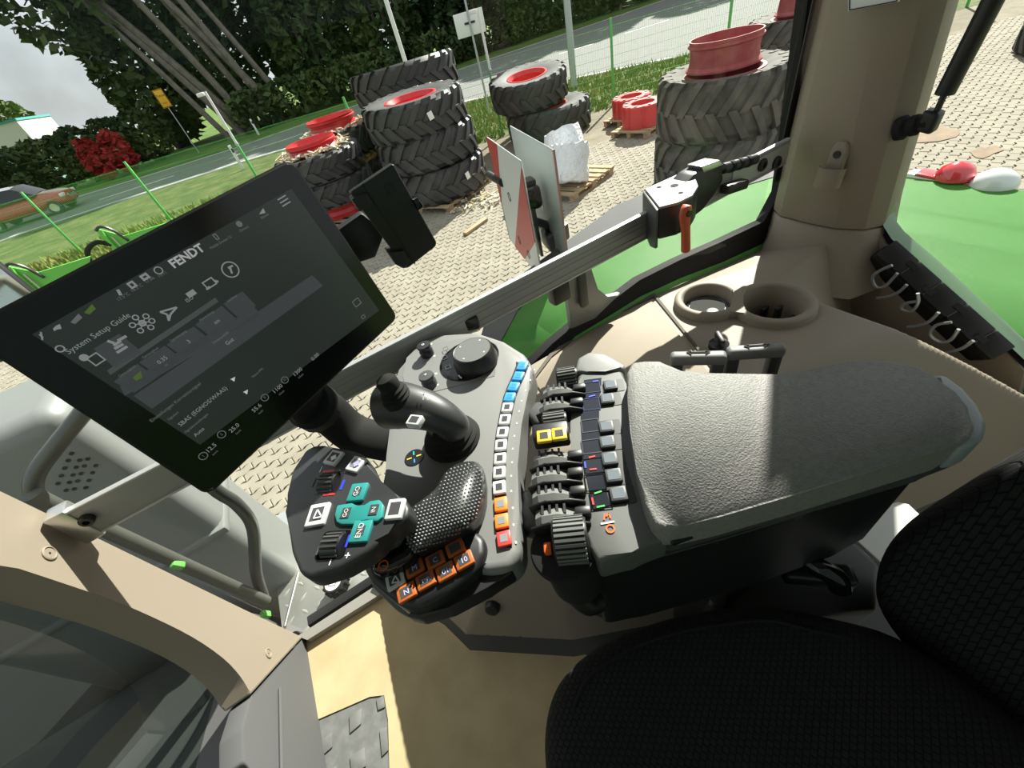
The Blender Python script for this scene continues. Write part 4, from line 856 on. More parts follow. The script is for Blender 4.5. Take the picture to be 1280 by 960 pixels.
def scr(px, py, r): p = Y(px, py, RY - .011); put('cap_screw', lathe(p, (0, -1, 0), [(r, -.004), (r, .006), (r * .8, .009), (r * .45, .009), (r * .4, .004), (.001, .004)], 20), BLK, rl, 35)
scr(109, 649, .011); scr(952, 206, .017); scr(970, 203, .017)
def bx(a, b_): return Y(a, b_, RY - .03)
put('end_bracket', abox(-.592, -.56, RY - .012, RY + .02, 2.28, 2.362, .004), ALU, rl)
put('end_plate', abox(1.06, 1.298, RY - .0115, RY - .008, 2.298, 2.346, .002), mat('end_plate_silver', (.42, .42, .41), .5, .3), rl)
# centre support bracket
pb0 = V((.535, .765, 2.30))
put('support_arm', prism([V((.50, .77, 2.285)), V((.585, .77, 2.285)), V((.60, .775, 2.19)), V((.64, .785, 2.14)), V((.70, .79, 2.125)), V((.60, .795, 2.085)), V((.51, .79, 2.10)), V((.505, .775, 2.2))], (0, .02, 0), .005, 3), mat('bracket_grey', (.22, .23, .22), .45, .3), rl)
put('support_clip', abox(.455, .51, .765, .80, 2.215, 2.29, .008), BLK, rl)
put('support_rib', abox(.535, .56, .760, .775, 2.17, 2.285, .005), DKG, rl)
cm = thing('rail_clamp', 'black clamp block with silver top and orange lever on the rail', 'clamp', (.8, .72, 2.3))
tz = 2.395
top = Zs([(806, 236), (857, 213), (868, 219), (873, 232), (866, 244), (848, 253), (824, 259)], tz)
put('clamp_body', prism([p - UP * .004 for p in top], (0, 0, -.075), .004), BLK, cm)
put('top_plate', prism(top, (0, 0, -.006), .0015, 1), mat('scratched_silver', (.27, .27, .27), .55, .25, bump=(120, .3, .002), var=(90, (.15, .15, .15), .5, .62)), cm)
for a, b_, r in ((843, 232, .0095), (824, 234, .0055), (855, 222, .0055), (851, 241, .0055)): put('screw_hole', disc(Z(a, b_, tz) + UP * .0003, UP, r, .0008, 16), BLKM, cm, None)
P1_, P2_ = top[0] - UP * .004, top[6] - UP * .004
put('clamp_arm', prism([P1_, P2_, P2_ - UP * .095, P2_ * .6 + P1_ * .4 - UP * .112, P1_ * .8 + P2_ * .2 - UP * .10, P1_ - UP * .085], (-.010, -.002, 0), .003), DGREY, cm)
put('arm_rear', prism([Y(a, b_, .715) for a, b_ in ((868, 218), (878, 212), (903, 205), (905, 225), (893, 245), (878, 262), (858, 280), (828, 287), (828, 262))], (0, .05, 0), .006), BLK, cm)
put('arm_top', prism([Y(a, b_, .714) for a, b_ in ((877, 208), (900, 200), (905, 206), (880, 216))], (0, .045, 0), .002), ALU, cm)
put('slide_grip', tube([Y(903, 211, .725), Y(944, 199, .725)], [.013, .013], 16), BLK, cm)
for f_ in (.2, .45, .7): put('grip_ring', tube([Y(903 + 41 * f_, 211 - 12 * f_, .725), Y(907 + 41 * f_, 210 - 12 * f_, .725)], .0145, 16), BLKM, cm)
put('lower_grip', box(Y(918, 233, .725), Y(940, 226, .725) - Y(898, 240, .725), UP, (0, 1, 0), .085, .026, .03, .006), BLK, cm)
p0, p1 = Y(857, 266, .618), Y(857, 314, .618); n_ = V((0, -1, 0))
ORL = mat('orange_lever', (.50, .085, .025), .42)
q = put('lever', loft([[c + V((math.cos(a) * w_, math.sin(a) * .009, 0)) for a in [6.283 * k / 16 for k in range(16)]] for c, w_ in ((p0 + UP * .017, .004), (p0 + UP * .012, .014), (p0, .018), (p0 - UP * .015, .015), (p0 * .6 + p1 * .4, .0115), (p1 + UP * .004, .0125), (p1, .010))]), ORL, cm, 60)
put('lever_screw', disc(p0 + n_ * .008, n_, .007, .004, 16), BLK, q)
# ================================================================ terminal (screen on an arm)
KS = .31 / .34
def mcorner(a): return EYE + (V(a) - EYE) * KS
TL, TRc, BR, BLc = mcorner((-.2664, .4682, 2.7108)), mcorner((.0365, .6222, 2.7235)), mcorner((.0639, .5897, 2.4844)), mcorner((-.2389, .4358, 2.4716))
mu = (TRc - TL).normalized(); mv = (TL - BLc); mv = (mv - mu * mv.dot(mu)).normalized(); mn = mu.cross(mv)
ter = thing('terminal', 'large black touch screen terminal on an arm before the window', 'screen', (BR + BLc) / 2)
ctr = (TL + TRc + BR + BLc) / 4; MW, MH = (TRc - TL).length, (TL - BLc).length
def rrect(c, u, v, w, h, r, k=6):
    o = []
    for sx_, sy_, a0 in ((1, 1, 0), (-1, 1, 90), (-1, -1, 180), (1, -1, 270)):
        for q in range(k + 1):
            a = math.radians(a0 + 90 * q / k); o.append(c + u * (sx_ * (w / 2 - r) + r * math.cos(a)) + v * (sy_ * (h / 2 - r) + r * math.sin(a)))
    return o
put('housing', prism(rrect(ctr - mn * .002, mu, mv, MW, MH, .009), -mn * .022, .004, 3), BLK, ter)
put('housing_back', prism(rrect(ctr - mn * .02, mu, mv, MW * .8, MH * .75, .02), -mn * .022, .01, 3), BLK, ter)
SCR = mat('screen_glass', (.006, .007, .007), .14, spec=.4)
scr_ = put('front_glass', prism(rrect(ctr, mu, mv, MW - .005, MH - .005, .008), -mn * .004, .001, 1), SCR, ter)
def MP(px, py, e=.0): return PL(px, py, ctr + mn * e, mn)
def em(name, c, s, base=(.01, .01, .01)): return mat(name, base, .3, emit=(c, s))
E_BG = em('screen_lit', (.13, .165, .15), .10, (.012, .014, .014)); E_TILE = em('screen_tile', (.17, .185, .20), .22); E_BAR = em('screen_bar', (.2, .22, .22), .24); E_TXT = em('screen_text', (.75, .78, .78), .25); E_DIM = em('screen_dim_text', (.6, .62, .62), .17); E_GRN = em('screen_green', (.25, .45, .08), .22); E_BRI = em('screen_bright', (.9, .92, .92), .5)
def mquad(pts, m, name, e): return put(name, prism([MP(a, b_, e) for a, b_ in pts], -mn * .00025), m, scr_, None)
disp = [(38, 415), (362, 243), (472, 390), (245, 553)]
mquad([(40, 418), (364, 236), (474, 388), (250, 556)], E_BG, 'display', .0006)
mquad([(150, 483), (318, 384), (326, 394), (156, 495)], E_TILE, 'menu_row', .0009)
mquad([(117, 436), (149, 417), (178, 440), (143, 460)], E_TILE, 'tab_highlight', .0009)
mquad([(134, 463), (269, 372), (273, 377), (138, 469)], E_BAR, 'divider_bar', .0009)
mquad([(142, 477), (172, 455), (196, 472), (168, 491)], E_TILE, 'value_tile', .0009)
mquad([(174, 453), (206, 432), (228, 449), (198, 470)], E_TILE, 'value_tile', .0009)
mquad([(208, 431), (242, 408), (264, 426), (231, 447)], E_TILE, 'value_tile', .0009)
mquad([(244, 406), (277, 382), (297, 400), (267, 423)], E_TILE, 'value_tile', .0009)
mquad([(279, 380), (303, 364), (320, 382), (299, 398)], E_TILE, 'value_tile', .0009)
mquad([(167, 495), (390, 344), (404, 357), (190, 511)], E_TILE, 'value_row', .0009)
def mtxt(s, px, py, size, m=E_TXT, dx=(1, -.6), align='CENTER'):
    o = MP(px, py, .0011); put('lettering', text(s, o, mu, mv, size * (.76 if s != 'FENDT' else .86), .0002, align, bold=.0003 if s == 'FENDT' else 0.0), m, scr_, None)
mtxt('FENDT', 234, 320, .0125, mat('screen_logo', (.01, .01, .01), .3, emit=((.9, .9, .9), .36)))
for s, x, y, sz, m, al in (('System Setup Guide', 83, 441, .0085, E_TXT, 'LEFT'), ('17.5°C', 154, 371, .005, E_DIM, 'CENTER'), ('16.5°C', 171, 360, .005, E_DIM, 'CENTER'), ('17.06', 187, 350, .005, E_DIM, 'CENTER'), ('10:11', 203, 343, .005, E_DIM, 'CENTER'), ('Mobile Device 12', 276, 303, .0045, E_DIM, 'CENTER'), ('Chrono', 305, 286, .0045, E_DIM, 'CENTER'), ('Betrieb', 331, 270, .0045, E_DIM, 'CENTER'),
    ('0.35', 203, 450, .007, E_TXT, 'CENTER'), ('m', 208, 456, .0045, E_DIM, 'CENTER'), ('3', 236, 427, .007, E_TXT, 'CENTER'), ('sm', 271, 402, .0065, E_TXT, 'CENTER'), ('Gut', 287, 427, .0075, E_TXT, 'CENTER'), ('Datenqualität', 276, 422, .0045, E_DIM, 'CENTER'),
    ('Genauigkeit', 159, 464, .0042, E_DIM, 'CENTER'), ('Genauigkeit', 188, 441, .0042, E_DIM, 'CENTER'), ('Signaleingang', 223, 420, .0042, E_DIM, 'CENTER'), ('Abweichung', 258, 395, .0042, E_DIM, 'CENTER'), ('Satelliten', 290, 373, .0042, E_DIM, 'CENTER'),
    ('Einstellungen Korrektursignal', 188, 527, .0058, E_DIM, 'LEFT'), ('Signalart', 210, 525, .0042, E_DIM, 'LEFT'), ('SBAS (EGNOS/WAAS)', 224, 532, .0075, E_TXT, 'LEFT'), ('Signaleinstellungen', 231, 541, .0046, E_DIM, 'LEFT'), ('Auto', 243, 545, .0068, E_TXT, 'LEFT'), ('Status PPK', 322, 466, .0045, E_DIM, 'CENTER'),
    ('12.5', 264, 560, .0085, E_TXT, 'CENTER'), ('25.0', 293, 535, .0085, E_TXT, 'CENTER'), ('55.6', 321, 510, .0085, E_TXT, 'CENTER'), ('1100', 347, 486, .0085, E_TXT, 'CENTER'), ('1300', 372, 465, .0085, E_TXT, 'CENTER'), ('0.00', 394, 446, .0085, E_TXT, 'CENTER'),
    ('km/h', 269, 566, .004, E_DIM, 'CENTER'), ('km/h', 298, 540, .004, E_DIM, 'CENTER'), ('km/h', 326, 515, .004, E_DIM, 'CENTER'), ('U/min', 352, 491, .004, E_DIM, 'CENTER'), ('U/min', 376, 470, .004, E_DIM, 'CENTER'), ('ISO', 237, 374, .0065, E_TXT, 'CENTER')):
    mtxt(s, x, y, sz, m, align=al)
def micon(name, bm_, m=E_TXT): put(name, bm_, m, scr_, None)
def ms(px, py, e=.0011): return MP(px, py, e)
def strokes(segs, w=.0012): return join(*[seg3(ms(*a), ms(*b_), w, mn, .0002) for a, b_ in segs])
micon('menu_icon', strokes((((347, 250), (357, 244)), ((350, 254), (360, 248)), ((353, 258), (363, 252)))))
micon('guide_icon', annulus(ms(75, 436), mn, .002, .003, .0002, 16))
c0_ = ms(178, 404)
micon('network_icon', join(annulus(c0_, mn, .0015, .003, .0002, 12), *[annulus(c0_ + mu * (.0072 * math.cos(a)) + mv * (.0066 * math.sin(a)), mn, .0016, .0026, .0002, 12) for a in (.5, 1.6, 2.7, 3.8, 5.0, 5.9)], *[seg3(c0_, c0_ + mu * (.005 * math.cos(a)) + mv * (.0045 * math.sin(a)), .0008, mn, .0002) for a in (.5, 1.6, 2.7, 3.8, 5.0, 5.9)]))
micon('arrow_icon', strokes((((200, 390), (221, 384)), ((221, 384), (213, 393)), ((213, 393), (211, 401)), ((200, 390), (209, 393)), ((209, 393), (211, 401))), .0016))
micon('satellite_icon', strokes((((134, 426), (143, 429)), ((147, 426), (158, 420)), ((142, 432), (151, 426)), ((143, 436), (154, 430)), ((146, 441), (159, 433))), .0022))
micon('calendar_icon', join(ringframe(ms(120, 449), mu, mv, mn, .0088, .009, .001, .0002), disc(ms(105, 447), mn, .003, .0002, 16)))
micon('machine_icon', join(ringframe(ms(262, 354), mu, mv, mn, .011, .008, .0012, .0002), seg3(ms(258, 362), ms(262, 358), .0016, mn, .0002), seg3(ms(268, 351), ms(273, 352), .002, mn, .0002)))
micon('pen_icon', join(annulus(ms(288, 337), mn, .0070, .0082, .0002, 24), seg3(ms(285, 335), ms(291, 332), .0018, mn, .0002), seg3(ms(287, 333), ms(290, 342), .0018, mn, .0002)))
micon('implement_icon', box(ms(239, 367), mu, mv, mn, .008, .005, .0002))
micon('clock_icon', annulus(ms(198, 338), mn, .0026, .0035, .0002, 20)); micon('calendar_small_icon', ringframe(ms(181, 346), mu, mv, mn, .0065, .0052, .0018, .0002)); micon('weather_icon', ringframe(ms(165, 356), mu, mv, mn, .0055, .0058, .0016, .0002)); micon('thermometer_icon', strokes((((147, 362), (151, 369)),), .0022))
micon('speaker_icon', prism([ms(66, 411), ms(70, 407), ms(75, 405), ms(77, 411), ms(71, 412), ms(68, 414)], -mn * .0002)); micon('signal_icon', prism([ms(88, 403), ms(98, 392), ms(103, 397), ms(94, 405)], -mn * .0002), E_DIM); micon('green_signal_icon', prism([ms(105, 391), ms(115, 380), ms(120, 386), ms(112, 393)], -mn * .0002), E_GRN); micon('bluetooth_icon', strokes((((49, 418), (54, 422)), ((51, 415), (53, 425))), .001))
micon('tile_signal_icon', prism([ms(166, 472), ms(176, 464), ms(178, 472), ms(170, 476)], -mn * .0002), E_GRN)
for a, b_ in ((291, 475), (307, 491)): micon('dropdown_icon', prism([ms(a - 3, b_ - 1), ms(a + 3, b_ - 4), ms(a + 2, b_ + 2)], -mn * .0002), E_BRI)
for a, b_, t_ in ((277, 543, '2'), (331, 497, 'E'), (356, 475, '2'), (254, 570, '1')): micon('gauge_icon', annulus(ms(a, b_), mn, .0034, .0042, .0002, 18), E_DIM); mtxt(t_, a, b_, .005, E_DIM)
micon('phone_icon', ringframe(ms(270, 296), mu, mv, mn, .0035, .006, .0009, .0002), E_DIM); micon('drop_icon', disc(ms(299, 280), mn, .003, .0002, 14), E_DIM); micon('horn_icon', prism([ms(324, 268), ms(329, 260), ms(332, 266)], -mn * .0002), E_TXT)
micon('window_icon', ringframe(ms(446, 378), mu, mv, mn, .011, .009, .001, .0002), E_DIM); micon('window_icon', ringframe(ms(454, 396), mu, mv, mn, .006, .0045, .0008, .0002), E_DIM)
put('arm', tube([ctr - mn * .045 - mv * .02 + mu * .02, Z(388, 505, 2.44), Z(412, 517, 2.385), Z(446, 543, 2.325), Z(505, 556, 2.30)], .035, 16, 6, flat=.55, upv=UP), BLKM, ter)
put('arm_collar', lathe(Z(393, 508, 2.43), Z(393, 508, 2.43) - Z(410, 516, 2.388), [(.036, -.012), (.037, -.008), (.037, .012), (.03, .02)], 24), BLKM, ter, 40)
# phone case in a holder at the screen's right
PC = V((.13, .60, 2.66)); pn = (V((-.10, -.95, .10))).normalized()
def PP(px, py, e=0): return PL(px, py, PC + pn * e, pn)
hol = thing('device_holder', 'black holder arm reaching from behind the screen to the case', 'holder', PP(450, 310))
put('holder_arm', prism([PP(a, b_, -.03) for a, b_ in ((415, 292), (452, 266), (482, 290), (470, 322), (446, 330))], -pn * .03, .004), BLK, hol)
for a, b_, c_, d_ in (((440, 247), (459, 239), (468, 256), (453, 267)), ((486, 318), (504, 312), (515, 328), (503, 338))):
    pass
put('upper_claw', prism([PP(*q, .014) for q in ((438, 249), (458, 240), (468, 255), (455, 262), (450, 266))], -pn * .04, .003), BLK, hol)
put('lower_claw', prism([PP(*q, .014) for q in ((484, 316), (505, 313), (514, 326), (506, 337), (494, 331))], -pn * .04, .003), BLK, hol)
put('side_claw', prism([PP(*q, .014) for q in ((516, 250), (522, 246), (531, 259), (524, 264))], -pn * .04, .003), BLKG, hol)
case = thing('device_case', 'black closed case held upright in a holder right of the screen', 'case', PP(490, 270))
put('case_body', prism([PP(*q, .008) for q in ((437, 241), (441, 238), (488, 206), (492, 205), (546, 303), (545, 308), (512, 334), (507, 336))], -pn * .022, .004, 3), mat('case_black', (.010, .010, .011), .38), case)
put('case_groove', box(PP(488, 283, .0082), PP(520, 330, 0) - PP(455, 232, 0), pn.cross(PP(520, 330, 0) - PP(455, 232, 0)), pn, (PP(523, 326, 0) - PP(456, 229, 0)).length, .002, .001), mat('deep_black', (.002, .002, .002), .6), case)
put('embossed_mark', join(*[seg3(PP(*a, .0085), PP(*b_, .0085), .004, pn, .0008) for a, b_ in (((481, 236), (488, 229)), ((488, 229), (497, 235)), ((484, 243), (495, 240)), ((487, 247), (488, 236)))]), BLK, case)
# ================================================================ armrest with its control panels
ar = thing('armrest_console', 'dark grey operator armrest with joystick, drive lever and coloured keys', 'armrest', Z(880, 640, 2.05))
ZP = 2.33
main = Zs([(489, 520), (486, 490), (499, 462), (507, 446), (522, 427), (550, 417), (596, 414), (630, 425), (656, 441), (668, 460), (661, 488), (652, 530), (647, 582), (649, 640), (652, 690), (637, 711), (606, 716), (560, 700), (480, 690), (478, 640), (481, 605), (483, 570)], ZP)
pan = put('panel_body', prism(main, (0, 0, -.055), .011, 4), GREY, ar)
put('panel_underside', prism(Zs([(500, 470), (560, 424), (640, 440), (655, 470), (640, 540), (638, 700), (600, 738), (558, 757), (525, 772), (497, 765), (458, 728), (470, 650)], ZP - .05), (0, 0, -.03), .012, 3), DKG, ar)
put('panel_inset', prism(Zs([(503, 470), (508, 447), (524, 432), (590, 421), (622, 430), (618, 470), (545, 489), (508, 490)], ZP + .0008), (0, 0, -.002), .0006, 1), GREY, ar)
lowkp = Zs([(448, 700), (470, 672), (515, 690), (560, 672), (593, 660), (606, 672), (607, 692), (596, 712), (560, 740), (520, 760), (500, 758), (462, 727)], ZP + .012)
put('keypad_body', prism(lowkp, (0, 0, -.06), .009, 3), BLK, ar)
put('panel_lip', prism(Zs([(520, 763), (560, 743), (604, 712), (640, 708), (640, 716), (608, 735), (560, 760), (524, 772), (505, 768)], ZP - .012), (0, 0, -.03), .006, 3), BLK, ar)
def udir(a, b_, z): return (Z(*b_, z) - Z(*a, z)).normalized()
def key(px, py, z, w, h, u, m, inner=BLK, name='push_button', ic=.5, d=.006, icon=None, par=None):
    c = Z(px, py, z); u = V(u).normalized(); v = UP.cross(u)
    k = put(name, box(c - UP * (d / 2 - .0015), u, v, UP, w, h, d, .0016, 2), m, par or ar)
    put('key_icon', box(c + UP * .0016, u, v, UP, w * ic, h * ic, .0006), inner, k, None)
    if icon: put('key_mark', text(icon, c + UP * .0022, v, -u, h * .36, .0003), LGT, k, None)
    return k
# column of keys on the right of the front panel
col_px = [(653, 457, 'b'), (648, 470, 'b'), (642, 483, 'b'), (637, 496, 'b'), (634, 509, 'w'), (631, 524, 'w'), (628, 540, 'w'), (626, 556, 'w'), (625, 573, 'w'), (624, 590, 'w'), (624, 609, 'w'), (626, 630, 'o'), (627, 651, 'o'), (630, 673, 'r')]
groove = [Z(a - 8, b_, ZP + .0008) for a, b_, _ in col_px], [Z(a + 8, b_, ZP + .0008) for a, b_, _ in col_px]
g0 = [Z(645, 452, ZP + .0008)] + groove[0] + [Z(622, 684, ZP + .0008)]; g1 = [Z(661, 456, ZP + .0008)] + groove[1] + [Z(640, 684, ZP + .0008)]
put('key_recess', strip(g0, g1, (0, 0, -.002)), BLK, ar, None)
IC1 = mat('icon_dark', (.06, .06, .065), .3); IC2 = mat('icon_grey', (.22, .23, .25), .4); OK_ = mat('orange_key', (.85, .24, .03), .4); LB = mat('light_blue_key', (.05, .34, .68), .35)
for i, (a, b_, c_) in enumerate(col_px):
    j = min(i + 1, len(col_px) - 1); i0 = max(i - 1, 0)
    dvec = udir(col_px[i0][:2], col_px[j][:2], ZP); u = dvec.cross(UP) * -1
    gap = (Z(col_px[j][0], col_px[j][1], ZP) - Z(col_px[i0][0], col_px[i0][1], ZP)).length / (j - i0)
    m = {'b': LB, 'w': LGT, 'o': OK_, 'r': REDK}[c_]
    key(a, b_, ZP + .004, .0178, gap * .80, u, m, BLUE if c_ == 'b' else (IC1 if c_ == 'w' else IC2), ic=.52 if c_ != 'w' else .5)
    t_ = Z(a + 15, b_ + 5, ZP + .0002); put('print_mark', box(t_, u, UP.cross(u), UP, .0022, .003, .0004), WHT, ar, None)
# rotary dial
dc = Z(587, 450, ZP); 
put('dial_base', lathe(dc, UP, [(.058, -.002), (.059, .003), (.055, .006), (.054, .004), (.02, .004)], 44), BLKG, ar, 40)
dt = Z(590, 437, ZP + .034); dcx = V((dt.x, dt.y, ZP))
dial = put('rotary_dial', lathe(dcx, UP, [(.042, .004), (.0425, .012), (.040, .018), (.0385, .031), (.036, .034), (.034, .033), (.001, .0335)], 48), BLK, ar, 40)
put('dial_face', disc(dcx + UP * .0333, UP, .0345, .0012, 44), mat('dial_grey', (.13, .135, .13), .45, bump=(1200, .1, .001)), dial, 40)
for q in range(4): a = q * 1.571 + .5; put('dial_mark', seg3(dcx + V((math.cos(a) * .026, math.sin(a) * .026, .0346)), dcx + V((math.cos(a) * .0285, math.sin(a) * .0285, .0346)), .003, UP), WHT, dial, None)
for px, py in ((557, 436), (556, 447), (560, 459), (574, 471)): put('dial_key', ringframe(Z(px, py, ZP + .005), udir((557, 436), (574, 471), ZP), UP.cross(udir((557, 436), (574, 471), ZP)), UP, .011, .010, .0009, .0005), DKG, ar, None)
put('return_mark', seg3(Z(573, 469, ZP + .0056), Z(577, 473, ZP + .0056), .0022, UP), WHT, ar, None)
# two small knobs
for (px, py), m, nm in (((529, 431), BLK, 'o'), ((532, 469), DGREY, '+')):
    t = Z(px, py, ZP + .026); c = V((t.x, t.y, ZP)); q = put('knob', lathe(c, UP, [(.014, 0), (.014, .012), (.012, .016), (.0145, .022), (.0135, .026), (.004, .0268), (.001, .0268)], 28), m, ar, 45)
    put('knob_mark', text(nm, c + UP * .0275, (.8, -.5, 0), (.5, .8, 0), .012, .0004), WHT, q, None)
for px, py in ((539, 430), (543, 445), (545, 467), (547, 481)): put('print_mark', box(Z(px, py, ZP + .001), (1, 0, 0), (0, 1, 0), UP, .004, .004, .0004), WHT, ar, None)
# cross lever (joystick)
jb = Z(566, 549, ZP)
js = put('joystick_boot', lathe(jb, UP, [(.045, 0), (.046, .004), (.042, .008), (.043, .012), (.037, .016), (.038, .020), (.032, .025), (.033, .030), (.028, .036), (.02, .04)], 36), BLKM, ar, 30)
JP = [jb + UP * .028, Z(568, 532, 2.382), Z(556, 523, 2.400), Z(533, 513, 2.412), Z(507, 507, 2.418), Z(487, 507, 2.416), Z(478, 508, 2.414)]
put('joystick_handle', tube(JP, [.022, .024, .025, .030, .034, .027, .010] if False else (lambda f: .022 + .013 * min(1, max(0, (f - .25) / .45)) if f < .86 else .035 * math.sqrt(max(.02, 1 - ((f - .86) / .145) ** 2))), 24, 7), mat('handle_black', (.035, .036, .037), .45, bump=(900, .08, .001)), ar, 60)
tb = Z(495, 494, 2.446)
ts = put('thumb_stick', lathe(V((tb.x, tb.y, 2.442)), V((-.05, .12, 1)), [(.023, -.006), (.022, .003), (.019, .006), (.020, .009), (.017, .012), (.0175, .015), (.0145, .018), (.015, .030), (.012, .035), (.004, .038), (.001, .0382)], 28), BLKM, ar, 35)
ub = udir((508, 526), (526, 528), 2.46)
key(518, 525, 2.438, .020, .0165, ub, LGT, IC1, ic=.62, d=.01)
put('handle_mark', join(*[seg3(Z(*a, 2.448), Z(*b_, 2.448), .0018, UP) for a, b_ in (((524, 492), (530, 494)), ((530, 490), (529, 500)), ((533, 498), (536, 500)))]), mat('grey_print', (.3, .3, .3), .5), ar, None)
ld = Z(518, 572, ZP); q = put('lever_diagram', disc(ld, UP, .0155, .0012, 28), BLKG, ar, None)
for (dx, dy), m in (((0, 1), TEAL), ((0, -1), BLUE), ((1, 0), YEL), ((-1, 0), YEL)):
    a_ = udir((508, 575), (528, 568), ZP); b_ = UP.cross(a_); d_ = a_ * dx + b_ * dy; put('diagram_mark', seg3(ld + UP * .0013 + d_ * .004, ld + UP * .0013 + d_ * .0115, .0022, UP), m, q, None)
# multifunction drive lever
ZH = 2.412
head = Zs([(357, 640), (357, 617), (364, 588), (381, 562), (392, 556), (404, 555), (445, 563), (458, 571), (466, 590), (472, 606), (480, 613), (493, 616), (506, 622), (512, 634), (510, 646), (498, 655), (482, 662), (471, 680), (458, 691), (424, 710), (386, 722), (374, 717), (363, 690)], ZH)
HB = mat('lever_black', (.028, .030, .032), .42)
put('lever_head', prism(head, (0, 0, -.032), .009, 4), HB, ar)
hd_u = udir((432, 641), (494, 636), ZH); hd_v = UP.cross(hd_u)
ZK = ZH + .003
u1_ = udir((405, 567), (429, 573), ZH); key(417, 572, ZK, .0215, .0225, u1_, LGT, IC1, ic=.62); key(445, 580, ZK, .021, .022, u1_, LGT, IC2, ic=.55)
put('diamond_mark', box(Z(417, 572, ZK + .0025), u1_ + UP.cross(u1_), UP.cross(u1_) - u1_, UP, .007, .007, .0006), WHT, ar, None)
put('diamond_mark', box(Z(445, 580, ZK + .0025), u1_ + UP.cross(u1_), UP.cross(u1_) - u1_, UP, .007, .007, .0006), mat('lilac_mark', (.35, .33, .7), .4), ar, None)
key(397, 643, ZK, .0255, .029, udir((386, 645), (408, 641), ZH), LGT, IC1, ic=.6); key(494, 636, ZK, .021, .0255, udir((484, 637), (504, 635), ZH), LGT, IC1, ic=.62)
put('arrow_mark', join(*[seg3(Z(*a, ZK + .0024), Z(*b_, ZK + .0024), .0016, UP) for a, b_ in (((397, 637), (392, 648)), ((392, 648), (402, 646)), ((397, 637), (402, 646)))]), WHT, ar, None)
TK = mat('teal_key_face', (.025, .24, .23), .35)
def tealkey(px, py, w, h, s): return key(px, py, ZK, w, h, hd_u, TK, IC1, ic=.45, icon=s)
tealkey(447, 615, .0225, .0245, 'GO'); tealkey(451, 664, .0235, .0255, 'END')
tz_ = Zs([(418, 643), (421, 631), (440, 628), (447, 634), (456, 633), (461, 626), (474, 624), (479, 631), (478, 646), (472, 651), (460, 651), (452, 648), (444, 655), (426, 655), (420, 652)], ZK + .001)
tk_ = put('teal_rocker', prism(tz_, (0, 0, -.008), .002), TK, ar)
for px, py, s in ((432, 641, 'GO'), (467, 637, 'IN')): put('key_icon', box(Z(px, py, ZK + .0016), hd_u, hd_v, UP, .011, .013, .0006), IC1, tk_, None); put('key_mark', text(s, Z(px, py, ZK + .0024), hd_v, -hd_u, .0075, .0003), LGT, tk_, None)
for px, py in ((411, 603), (417, 681)):
    u_ = hd_u; c = Z(px, py, ZH); put('wheel_well', prism(rrect(c + UP * .0006, u_, hd_v, .036, .033, .005, 3), (0, 0, -.002)), BLKG, ar, None)
    wl = put('scroll_wheel', lathe(c - UP * .006 - u_ * .012, u_, [(.002, 0), (.0145, 0), (.0155, .003), (.0155, .021), (.0145, .024), (.002, .024)], 28), BLK, ar, 40)
    b = bmesh.new()
    for q in range(9): a = math.pi * (q + .5) / 9; d_ = hd_v * math.cos(a) + UP * math.sin(a); box(c - UP * .006 + d_ * .0158, u_, d_.cross(u_), d_, .02, .0022, .0016, 0, 1, b)
    put('wheel_ribs', b, DKG, wl, None)
for (a, b_), (w_, h_), m in (((411, 589), (.017, .0035), REDM), ((411, 618), (.016, .0025), REDM), ((428, 606), (.003, .014), BLUM), ((435, 676), (.003, .014), BLUM), ((392, 603), (.0025, .012), DKG), ((398, 687), (.0025, .012), GRNM if False else DKG)):
    put('lever_mark', box(Z(a, b_, ZH + .0004), hd_u, hd_v, UP, w_, h_, .0006), m, ar, None)
for a, b_, s in ((401, 587, 'l'), (424, 590, '+'), (413, 702, 'l'), (434, 695, '+')): put('lettering', text(s, Z(a, b_, ZH + .0004), hd_u, hd_v, .013, .0004), WHT, ar, None)
GRP = mat('grip_black', (.02, .021, .022), .3)
gpx = [(498, 652), (506, 640), (524, 626), (545, 612), (552, 596), (560, 583), (574, 577), (594, 574), (604, 581), (607, 600), (606, 625), (600, 646), (588, 662), (566, 674), (540, 686), (514, 698), (503, 688), (498, 670)]
gc = (556, 636)
def gz(f_): return 2.352 + .036 * math.sqrt(max(0, 1 - f_ ** 2.2))
def gring(f_): return [Z(gc[0] + (x - gc[0]) * f_, gc[1] + (y - gc[1]) * f_, gz(f_)) for x, y in gpx]
gb = loft([[p - UP * .04 for p in gring(1.0)]] + [gring(q) for q in (1.0, .985, .95, .88, .76, .6, .42, .22, .06)])
gobj = put('lever_grip', gb, GRP, ar, 60); md = gobj.modifiers.new('s', 'SUBSURF'); md.levels = md.render_levels = 1
def gfac(x, y):
    lo, hi = 0.0, 1.3
    for _ in range(18):
        m_ = (lo + hi) / 2
        if inpoly(x, y, [(gc[0] + (a - gc[0]) * m_, gc[1] + (b_ - gc[1]) * m_) for a, b_ in gpx]): hi = m_
        else: lo = m_
    return hi
b = bmesh.new(); gu = V((1, -.28)).normalized(); gw = V((.28, 1)).normalized()
